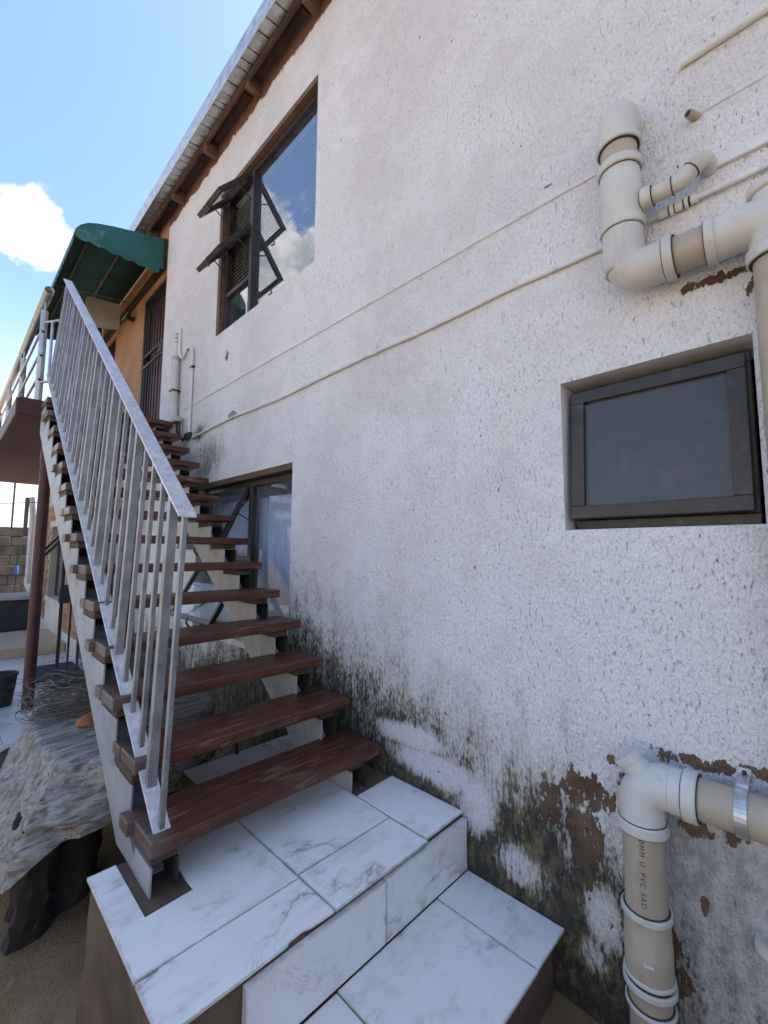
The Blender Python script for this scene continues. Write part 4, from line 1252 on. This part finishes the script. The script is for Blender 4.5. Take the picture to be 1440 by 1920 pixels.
def build_conduits():
    cz = [(.44, 2.692), (.64, 2.692), (.82, 2.698), (1.03, 2.689), (1.3, 2.682), (1.625, 2.686), (2.02, 2.680), (2.55, 2.664), (3.0, 2.672), (3.25, 2.682), (3.64, 2.675), (4.1, 2.658)]
    o = MB().tube(fillet([(-0.010, a, c) for a, c in cz], 2.5, 5), 0.0095, 10).build('conduit', 'painted_conduit', None, smooth=True)
    tag(o, 'long white painted conduit running level across the wall below the upper window', 'conduit')
    cl = MB().box(-0.024, 0.0, 1.615, 1.645, 2.672, 2.712).build('clip', 'painted_conduit', o)
    o = MB().tube(wob(0.46, 4.36, 2.993, -0.002, 0.006, 60, 4), 0.0062, 8).build('cable', 'painted_conduit', None, smooth=True)
    tag(o, 'thin painted cable along the wall, above the long conduit', 'cable')
    # right-hand group
    o = MB().tube([(0.006, 0.215, 3.195), (-0.010, 0.20, 3.197), (-0.011, -1.4, 3.197)], 0.013, 10).build('conduit', 'painted_conduit', None, smooth=True)
    tag(o, 'short grey conduit ending high on the wall in the top right', 'conduit')
    o = MB().tube(wob(-1.4, 0.165, 3.0, 0.0, 0.003, 20, 9), 0.006, 8).build('cable', 'painted_conduit', None, smooth=True)
    tag(o, 'thin painted cable right of the wall stub near the top right', 'cable')
    o = MB().tube([(0.01, 0.170, 2.994), (-0.035, 0.192, 2.990)], 0.013, 14).build('pipe_stub', 'pvc_pipe', None, smooth=True)
    tag(o, 'small cut pipe stub poking out of the wall', 'pipe stub')
    MB().lathe([(0, 0.009), (0.001, 0.009)], (-0.0352, 0.1921, 2.990), (-0.045, 0.022, -0.004), 12).build('bore', 'ink', o)
    o = MB().box(-0.016, 0.0, -1.4, 0.172, 2.782, 2.812).build('cable_trunking', 'painted_conduit', None, bevel=0.003)
    tag(o, 'flat white cable trunking strip beside the small waste pipe', 'trunking')
    wp = thing('water_pipe', 'thin weathered water pipe with couplings behind the upper drain pipe', 'pipe', (-0.015, -0.3, 2.71))
    MB().tube(wob(-1.4, 0.37, 2.711, -0.016, 0.003, 30, 3), 0.0095, 10).build('pipe', 'painted_conduit', wp, smooth=True)
    for ya, yb, r in ((0.290, 0.262, 0.016), (0.258, 0.246, 0.019), (0.243, 0.222, 0.0165), (0.218, 0.208, 0.019), (0.202, 0.182, 0.014)):
        MB().lathe([(0, r - 0.002), (0.002, r), (ya - yb - 0.002, r), (ya - yb, r - 0.002)], (-0.016, yb, 2.711), (0, 1, 0), 12).build('coupling', 'painted_conduit', wp)
    for ya in (0.260, 0.2445, 0.22, 0.205):
        MB().lathe([(0, 0.0145), (0.003, 0.0145)], (-0.016, ya - 0.0015, 2.711), (0, 1, 0), 12).build('gap_ring', 'dark_steel', wp)
    e = MB().tube(fillet([(0.02, 0.155, 0.575), (-0.035, 0.152, 0.568), (-0.040, 0.09, 0.553), (-0.040, -0.5, 0.545)], 0.03, 6), 0.0145, 14).build('elbow_pipe', 'pvc_fitting', None, smooth=True)
    tag(e, 'small white elbow pipe leaving the wall at the bottom right', 'pipe')
    MB().lathe([(0, 0.0165), (0.02, 0.0165)], (-0.040, 0.085, 0.553), (0, -1, 0), 14).build('socket', 'pvc_fitting', e)
    # group by the top of the stairs
    v = thing('sleeve_pipe', 'upright white plastic pipe on the wall near the top of the stairs', 'pipe', (-0.04, 4.5, 2.76))
    MB().tube([(-0.045, 4.50, 2.70), (-0.045, 4.52, 3.555)], 0.036, 18).build('pipe', 'pvc_fitting', v, smooth=True)
    MB().lathe([(0, 0.038), (0.03, 0.038), (0.05, 0.03), (0.056, 0.01)], (-0.045, 4.52, 3.535), (0, 0, 1), 18).build('cap', 'pvc_pipe', v, smooth=True)
    MB().box(-0.085, 0.0, 4.462, 4.558, 3.205, 3.217).build('strap', 'dark_steel', v)
    MB().tube([(-0.02, 4.585, 2.78), (-0.015, 4.60, 3.9)], 0.008, 8).build('cable', 'painted_conduit', v, smooth=True)
    c = thing('conduit_riser', 'thin white upright conduit with a curved top near the top of the stairs', 'conduit', (-0.02, 4.15, 2.7))
    MB().tube(fillet([(-0.016, 4.155, 2.70), (-0.016, 4.16, 3.55), (-0.016, 4.30, 3.62), (-0.016, 4.40, 3.52), (-0.02, 4.50, 3.60), (-0.02, 4.51, 3.86)], 0.06, 6), 0.014, 10).build('pipe', 'painted_conduit', c, smooth=True)
    MB().box(-0.03, 0.0, 4.125, 4.19, 3.36, 3.375).build('clip', 'dark_steel', c)
    MB().box(-0.036, -0.001, 4.12, 4.24, 2.66, 2.72).build('elbow_box', 'dark_steel', c, bevel=0.006)
    MB().tube([(-0.02, 4.15, 2.70), (-0.025, 4.30, 2.668)], 0.014, 8).build('stub', 'dark_steel', c)
    m = thing('cable_anchor', 'small white insulator bracket above the upright plastic pipe', 'bracket', (-0.02, 4.53, 3.75))
    MB().box(-0.03, 0.0, 4.50, 4.56, 3.72, 3.90).build('plate', 'painted_conduit', m, bevel=0.004)
    for z in (3.74, 3.78, 3.82):
        MB().lathe([(0, 0.016), (0.014, 0.016)], (-0.045, 4.53, z), (0, 0, 1), 10).build('insulator', 'pvc_fitting', m)
    j = thing('sensor_head', 'pale round cable cap with dark wires beside the upright pipe', 'cable cap', (-0.05, 4.37, 2.85))
    MB().lathe([(0, 0.042), (0.02, 0.045), (0.045, 0.043), (0.052, 0.03)], (-0.055, 4.37, 2.862), (0, 0, 1), 20).build('cap', 'green_cap', j, smooth=True)
    MB().lathe([(0, 0.030), (0.02, 0.034)], (-0.055, 4.37, 2.842), (0, 0, 1), 18).build('neck', 'dark_steel', j)
    MB().tube(fillet([(-0.055, 4.38, 2.85), (-0.055, 4.36, 2.76), (-0.045, 4.31, 2.72)], 0.03), 0.010, 8).build('wire', 'black_plastic', j, smooth=True)
    MB().tube(fillet([(-0.055, 4.35, 2.85), (-0.06, 4.29, 2.81), (-0.045, 4.31, 2.70)], 0.03), 0.007, 8).build('wire', 'black_plastic', j, smooth=True)
build_conduits()

# ------------------------------------------------------------------ weathered stump, vines, stone, hose
def build_stump():
    st = thing('tree_stump', 'grey weathered slab of tree stump on dark roots beside the stairs', 'stump', (-0.9, 2.6, GZ))
    top = [(-1.215, 2.29), (-1.20, 2.25), (-1.13, 2.20), (-1.03, 2.12), (-0.88, 2.20), (-0.70, 2.30), (-0.52, 2.40), (-0.40, 2.56), (-0.36, 2.74), (-0.44, 2.95), (-0.64, 3.08), (-0.86, 3.14), (-1.06, 3.17), (-1.18, 3.10), (-1.235, 2.85), (-1.235, 2.52)]
    bot = [(-1.385, 2.14), (-1.36, 2.09), (-1.23, 2.08), (-1.02, 2.07), (-0.86, 2.14), (-0.68, 2.26), (-0.50, 2.38), (-0.36, 2.56), (-0.33, 2.76), (-0.42, 3.0), (-0.62, 3.14), (-0.88, 3.2), (-1.1, 3.22), (-1.28, 3.12), (-1.42, 2.80), (-1.44, 2.40)]
    botz = [.39, .40, .475, .50, .49, .44, .42, .40, .40, .40, .40, .40, .40, .36, .33, .34]
    def spline(P, u):
        n = len(P); f = (u % 1.0) * n; i = int(f); t = f - i
        p = [P[(i + k) % n] for k in (-1, 0, 1, 2)]
        out = []
        for c in range(len(p[0])):
            a, b, d, e = (q[c] for q in p)
            out.append(0.5 * (2 * b + (d - a) * t + (2 * a - 5 * b + 4 * d - e) * t * t + (3 * b - a - 3 * d + e) * t ** 3))
        return out
    N, Mv, Mt = 220, 44, 26
    mb = MB()
    cen = Vector((-0.86, 2.64, 0.735))
    rows = []
    for j in range(Mt):                       # top
        s = (j + 1) / Mt
        row = []
        for i in range(N):
            x, y = spline(top, i / N)
            p = cen.lerp(Vector((x, y, 0.725)), s)
            p.z = 0.742 - 0.008 * s + 0.010 * mnoise.noise(Vector((p.x * 3, p.y * 7, 0))) - 0.022 * max(0, s - 0.92) / 0.08 * max(0, s - 0.92) / 0.08
            p.z += 0.004 * mnoise.noise(Vector((p.x * 9, p.y * 40, 5)))
            row.append(p)
        rows.append(row)
    for j in range(1, Mv + 1):                # side
        s = j / Mv
        row = []
        for i in range(N):
            x, y = spline(top, i / N); xb, yb, zb = spline([(a, b, c) for (a, b), c in zip(bot, botz)], i / N)
            a = Vector((x, y, 0.705)); b = Vector((xb, yb, zb))
            p = a.lerp(b, s)
            q = p - Vector((cen.x, cen.y, p.z)); q.normalize()
            d = 0.020 * mnoise.noise(Vector((p.x * 4, p.y * 4, p.z * 8))) + 0.016 * mnoise.noise(Vector((p.x * 6 + 2, p.y * 6, p.z * 26))) + 0.010 * mnoise.noise(Vector((p.x * 14, p.y * 14, p.z * 60))) + 0.005 * mnoise.noise(Vector((p.x * 40, p.y * 40, p.z * 90)))
            hol = max(0, mnoise.noise(Vector((p.x * 5 + 4, p.y * 5, p.z * 9))) - 0.18)
            d -= 0.16 * hol
            d += 0.03 * math.sin(math.pi * s) - 0.02
            p = p + q * d * min(1.0, s * 5)
            row.append(p)
        rows.append(row)
    for j in range(1, 9):                     # underside
        s = j / 9
        rows.append([rows[Mt + Mv - 1][i].lerp(Vector((cen.x, cen.y, 0.47)), s) for i in range(N)])
    for r_ in rows: mb.v += [tuple(p) for p in r_]
    for j in range(len(rows) - 1):
        for i in range(N):
            i2 = (i + 1) % N
            mb.f.append((j * N + i, j * N + i2, (j + 1) * N + i2, (j + 1) * N + i)); mb.mi.append(0)
    mb.f.append(tuple(range(N - 1, -1, -1))); mb.mi.append(0)
    k = (len(rows) - 1) * N
    mb.f.append(tuple(range(k, k + N))); mb.mi.append(0)
    # faces wind clockwise here: flip
    mb.f = [tuple(reversed(f)) for f in mb.f]
    mb.build('slab', 'weathered_log', st, smooth=True)
    random.seed(21)
    for (x, y, r, lean) in ((-1.245, 2.27, 0.060, -0.01), (-1.10, 2.45, 0.12, -0.05), (-0.72, 2.62, 0.12, 0.06), (-1.22, 2.95, 0.10, 0.0), (-0.60, 2.9, 0.10, 0.03)):
        pts, rs = [], []
        for k in range(24):
            z = 0.56 - (0.56 - 0.04) * k / 23
            pts.append((x + lean * k / 23 + 0.02 * mnoise.noise(Vector((x * 5, y, z * 6))), y + 0.02 * mnoise.noise(Vector((x, y * 5, z * 6 + 3))), z))
            rs.append(r * (1.0 + 0.25 * (1 - k / 23) + 0.2 * mnoise.noise(Vector((x * 3, y * 3, z * 9)))) * (1.0 if k < 18 else 1 + 0.04 * (k - 17)))
        rb = MB().tube(pts, rs, 40)
        rb.v = [tuple(Vector(v) + Vector((1, 0.8, 0.2)) * (0.035 * mnoise.noise(Vector((v[0] * 22, v[1] * 22, v[2] * 7))) + 0.02 * mnoise.noise(Vector((v[0] * 45, v[1] * 45, v[2] * 30))))) for v in rb.v]
        rb.build('root', 'dark_root', st, smooth=True)
    # vines
    random.seed(9)
    mb = MB()
    c = Vector((-0.93, 2.97, 0.77))
    for k in range(130):
        rad = random.uniform(0.12, 0.27); a0 = random.uniform(0, 6.28); da = random.uniform(1.2, 5.5) * random.choice((1, -1))
        tilt = Matrix.Rotation(random.uniform(-0.35, 0.35), 3, 'X') @ Matrix.Rotation(random.uniform(-0.35, 0.35), 3, 'Y')
        off = Vector((random.uniform(-0.07, 0.07), random.uniform(-0.07, 0.07), random.uniform(0, 0.10)))
        pts = []
        for q in range(22):
            t = q / 21
            rr = rad * (1 + 0.12 * mnoise.noise(Vector((k, t * 4, 0))) + (0.5 * max(0, t - 0.75) if k % 3 == 0 else 0))
            p = Vector((math.cos(a0 + da * t) * rr * 1.15, math.sin(a0 + da * t) * rr, 0.045 * mnoise.noise(Vector((t * 5, k, 3)))))
            p = tilt @ p + off + c
            p.z = max(p.z, 0.742)
            pts.append(p)
        r0 = random.choice((0.0016, 0.002, 0.0026, 0.004))
        mb.tube(pts, [r0 * (1 - 0.5 * q / 21) for q in range(22)], 5)
    for k in range(22):                       # loose twigs sticking out to the left
        p = c + Vector((random.uniform(-0.22, -0.05), random.uniform(-0.2, 0.2), random.uniform(0, 0.12)))
        d = Vector((random.uniform(-1, -0.3), random.uniform(-0.6, 0.6), random.uniform(-0.1, 0.7))).normalized()
        pts = []
        for q in range(9):
            d = (d + Vector((random.uniform(-.25, .25), random.uniform(-.25, .25), random.uniform(-.25, .18)))).normalized()
            pts.append(p.copy()); p = p + d * 0.025
        mb.tube(pts, [0.0018 * (1 - 0.7 * q / 8) for q in range(9)], 4)
    v = mb.build('dry_vine_coil', 'vine_bark', None, smooth=True)
    tag(v, 'tangled coil of dry grey vines lying on the stump', 'vines')
    def lump(name, cen, rad, mat, seed, flat=0.6, k=0.25):
        mb = MB(); n, m = 18, 12
        for j in range(m + 1):
            ph = math.pi * j / m
            for i in range(n):
                th = 2 * math.pi * i / n
                d = Vector((math.sin(ph) * math.cos(th), math.sin(ph) * math.sin(th), math.cos(ph)))
                rr = 1 + k * mnoise.noise(d * 1.8 + Vector((seed, 0, 0))) + 0.1 * mnoise.noise(d * 5 + Vector((seed, 3, 0)))
                mb.v.append((cen[0] + d.x * rad[0] * rr, cen[1] + d.y * rad[1] * rr, cen[2] + d.z * rad[2] * rr))
        for j in range(m):
            for i in range(n):
                i2 = (i + 1) % n
                mb.f.append((j * n + i, (j + 1) * n + i, (j + 1) * n + i2, j * n + i2)); mb.mi.append(0)
        return mb.build(name, mat, None, smooth=True)
    o = lump('stone', (-1.01, 2.60, 0.758), (0.078, 0.05, 0.034), 'orange_stone', 3)
    tag(o, 'rough orange brown stone resting on the stump by the stringer', 'stone')
    o = lump('stone', (-0.48, 0.60, 0.12), (0.05, 0.06, 0.03), 'cement_block', 8)
    tag(o, 'small grey rubble stone on the dirt below the lower step', 'stone')
    h = MB().tube(fillet([(-0.52, 2.42, 0.66), (-0.44, 2.36, 0.665), (-0.40, 2.30, 0.63), (-0.43, 2.22, 0.535)], 0.03), 0.010, 10).build('hose', 'black_plastic', None, smooth=True)
    tag(h, 'short black hose end looping down behind the second tread', 'hose')
    MB().tube([(-0.56, 2.44, 0.655), (-0.49, 2.40, 0.667)], 0.018, 12).build('hose_joint', 'black_plastic', h)
    l = MB()
    for k in range(8):
        t0, t1 = k / 8, (k + 1) / 8
        w = lambda t: 0.010 * math.sin(math.pi * t) ** 0.7
        P = lambda t, s: (-1.345 + 0.045 * t + s * w(t) * 0.4, 2.02 + 0.05 * t - s * w(t), 0.112 + 0.012 * math.sin(3 * t) + abs(s) * 0.006)
        l.quad(P(t0, -1), P(t1, -1), P(t1, 0), P(t0, 0)); l.quad(P(t0, 0), P(t1, 0), P(t1, 1), P(t0, 1))
    o = l.build('leaf', 'dry_leaf', None, smooth=True)
    q = o.modifiers.new('t', 'SOLIDIFY'); q.thickness = 0.001
    tag(o, 'single dry leaf on the dirt in the bottom left corner', 'leaf')
build_stump()

# ------------------------------------------------------------------ things in the background on the left
def build_background():
    # brick bay
    bh = thing('brick_bay', 'orange face brick wall with a window under the balcony', 'brick wall', (-0.2, 8, VZ))
    X0, Yn, Yf = -0.35, 6.45, 9.9
    W = (7.55, 8.75, 0.87, 1.96)
    mb = MB(); wall_mesh(mb, X0, -0.03, (Yn, Yf), (VZ, 2.735), [W], mi_rev=0)
    mb.build('wall', 'mortar', bh)
    MB().box(X0 - 0.014, X0 - 0.001, Yn - 0.01, Yf, 2.33, 2.73).build('band', 'cream_plaster', bh)
    MB().box(X0 - 0.016, X0 - 0.001, Yn - 0.01, Yf, VZ, 0.50).build('plinth', 'cream_plaster', bh)
    MB().box(X0 - 0.03, X0 + 0.10, W[0] - 0.05, W[1] + 0.05, W[2] - 0.06, W[2] + 0.001).build('sill', 'cream_plaster', bh, bevel=0.004)
    MB().box(X0 - 0.017, X0 - 0.001, W[0] - 0.02, W[1], 0.502, W[2] - 0.062).build('apron', 'cream_plaster', bh)
    MB().box(X0 - 0.017, X0 - 0.001, W[0] - 0.2, W[1] + 0.1, W[3], W[3] + 0.10).build('lintel', 'cream_plaster', bh)
    mb = MB(); frame(mb, W[0], W[1], W[2], W[3], X0 + 0.09, X0 + 0.13, 0.045); mb.box(X0 + 0.09, X0 + 0.13, 8.12, 8.17, W[2] + 0.045, W[3] - 0.045)
    wf = mb.build('window', 'bronze_frame', bh)
    pane(W[0] + 0.04, W[1] - 0.04, W[2] + 0.04, W[3] - 0.04, X0 + 0.11, wf)
    mb = MB(); sy0, sy1 = 7.62, 8.12
    M = hinge(X0 + 0.07, W[3] - 0.06, R(38)); frame(mb, sy0, sy1, 1.42, W[3] - 0.06, X0 + 0.05, X0 + 0.09, 0.04, M)
    mb.build('sash', 'bronze_frame', wf)
    MB().box(-0.032, -0.03, Yn + .1, Yf - .1, VZ, 2.7).build('backing', 'interior', bh)
    src = None
    bw, bhh, g = 0.215, 0.066, 0.012
    z = 0.512; r = 0
    while z + bhh < 2.33:
        y = Yn + (0.0 if r % 2 == 0 else -bw / 2)
        while y < Yf:
            a, b = max(y, Yn), min(y + bw, Yf)
            mid = z + bhh / 2
            blocked = (W[0] - 0.03 < b and a < W[1] + 0.02 and z < W[3] + 0.10 and z + bhh > 0.5) or (W[0] - 0.2 < b and a < W[1] + 0.1 and z + bhh > W[3] and z < W[3] + 0.1)
            if not blocked and b - a > bw - 0.001:
                if src is None:
                    src = MB().box(-0.010, 0.004, 0, bw, 0, bhh).build('brick', 'face_brick', bh)
                    src.location = (X0, a, z)
                else:
                    copy_obj(src, bh, (X0 + random.uniform(-0.002, 0.002), a, z))
            y += bw + g
        z += bhh + g; r += 1
    # boundary wall of cement blocks
    bw_ = thing('boundary_wall', 'rough grey brown cement block boundary wall at the far left', 'wall', (-2, 11.6, 0.1))
    MB().box(-4.4, -0.20, 11.58, 11.72, 0.0, 2.06).build('core', 'block_cement', bw_)
    src = None
    z = 0.12; r = 0
    while z < 2.0:
        x = -4.4 + (0.0 if r % 2 else -0.2)
        while x < -0.25:
            if x >= -4.4 and x + 0.39 < -0.2:
                if src is None:
                    src = MB().box(0, 0.385, -0.025, 0.01, 0, 0.182).build('block', 'cement_block', bw_, bevel=0.008)
                    src.location = (x, 11.58, z)
                else:
                    copy_obj(src, bw_, (x, 11.58 + random.uniform(-0.012, 0.008), z + random.uniform(-0.003, 0.003)))
            x += 0.40
        z += 0.195; r += 1
    # far drain pipe
    dp = thing('downpipe', 'grey white downpipe in front of the block boundary wall', 'downpipe', (-0.42, 10.6, VZ))
    MB().tube(fillet([(-0.42, 10.7, 2.6), (-0.40, 10.6, 2.25), (-0.40, 10.6, 0.95), (-0.36, 10.45, 0.8)], 0.06), 0.048, 16).build('pipe', 'pvc_fitting', dp, smooth=True)
    MB().lathe([(0, 0.055), (0.12, 0.055)], (-0.40, 10.6, 0.95), (0, 0, 1), 16).build('socket', 'pvc_fitting', dp, smooth=True)
    MB().box(-0.52, -0.46, 10.66, 10.70, 1.85, 2.6).build('batten', 'block_cement', dp)
    # black trough
    tb = thing('water_trough', 'black plastic water trough with grey lid at the far left', 'trough', (-0.9, 9.8, VZ))
    MB().box(-1.9, -0.45, 9.3, 10.1, VZ, 0.78).build('body', 'black_plastic', tb, bevel=0.03)
    MB().box(-1.95, -0.42, 9.26, 10.14, 0.782, 0.84).build('lid', 'grey_panel', tb, bevel=0.012)
    # iron stand
    s = thing('iron_stand', 'black iron stand of upright bars on the veranda behind the stump', 'iron stand', (-0.62, 5.25, VZ))
    for x, z1 in ((-0.735, 1.80), (-0.655, 1.235), (-0.575, 1.235), (-0.495, 1.235)):
        MB().box(x - (0.014 if x < -0.7 else 0.008), x + (0.014 if x < -0.7 else 0.008), 5.24, 5.262, VZ + 0.02, z1).build('bar', 'black_plastic', s)
    for z in (1.08, 1.235):
        MB().box(-0.75, -0.40, 5.243, 5.259, z, z + 0.022).build('cross_bar', 'black_plastic', s)
    MB().box(-0.76, -0.66, 5.225, 5.275, 1.085, 1.232).build('lock_box', 'black_plastic', s, bevel=0.006)
    MB().box(-0.77, -0.38, 5.22, 5.28, VZ, VZ + 0.02).build('foot', 'black_plastic', s)
    o = MB().box(-0.86, -0.42, 5.55, 6.3, VZ + 0.001, VZ + 0.014).build('door_mat', 'navy_mat', None, bevel=0.005)
    tag(o, 'dark blue mat on the pale veranda tiles behind the vines', 'mat')
    b = thing('bucket', 'black plastic bucket cut off by the left edge of the picture', 'bucket', (-1.16, 5.0, VZ))
    MB().lathe([(0, 0.09), (0.24, 0.115), (0.245, 0.123), (0.262, 0.123), (0.262, 0.112), (0.02, 0.085)], (-1.165, 5.0, VZ), (0, 0, 1), 28).build('body', 'black_plastic', b, smooth=True)
    o = MB().tube([(-3.0, 11.3, 2.42), (-1.0, 10.2, 2.40), (-0.35, 9.0, 2.40)], 0.006, 6).build('overhead_wire', 'dark_steel', None)
    tag(o, 'thin dark wire stretched across the sky gap under the balcony', 'wire')
    o = MB().tube([(-0.62, 11.5, 2.0), (-0.62, 11.5, 3.4)], 0.016, 8).build('fence_pole', 'dark_steel', None)
    tag(o, 'thin dark pole rising above the block boundary wall', 'pole')
    t = thing('hose_tap', 'blue hose tap in front of the block boundary wall', 'tap', (-0.5, 11.4, 1.2))
    MB().tube([(-0.50, 11.45, 0.4), (-0.49, 11.45, 1.7)], 0.012, 8).build('riser', 'black_plastic', t)
    MB().lathe([(0, 0.03), (0.05, 0.04), (0.13, 0.04), (0.18, 0.03)], (-0.495, 11.44, 1.10), (0, 0, 1), 14).build('body', 'blue_tap', t, smooth=True)
build_background()

# ------------------------------------------------------------------ unseen walls, added to block and bounce light onto the house wall
def build_added_walls():
    o = MB().box(-3.55, -3.35, -3.5, 3.2, -0.2, 1.15).build('added_wall', 'cream_plaster', None, bevel=0.01)
    tag(o, 'unseen wall opposite the house, added to shape the light', 'wall')
    o = MB().box(-3.35, -0.001, -2.9, -2.7, -0.2, 1.7).build('added_wall', 'cream_plaster', None, bevel=0.01)
    tag(o, 'unseen wall behind the viewer, added to shape the light', 'wall')
build_added_walls()
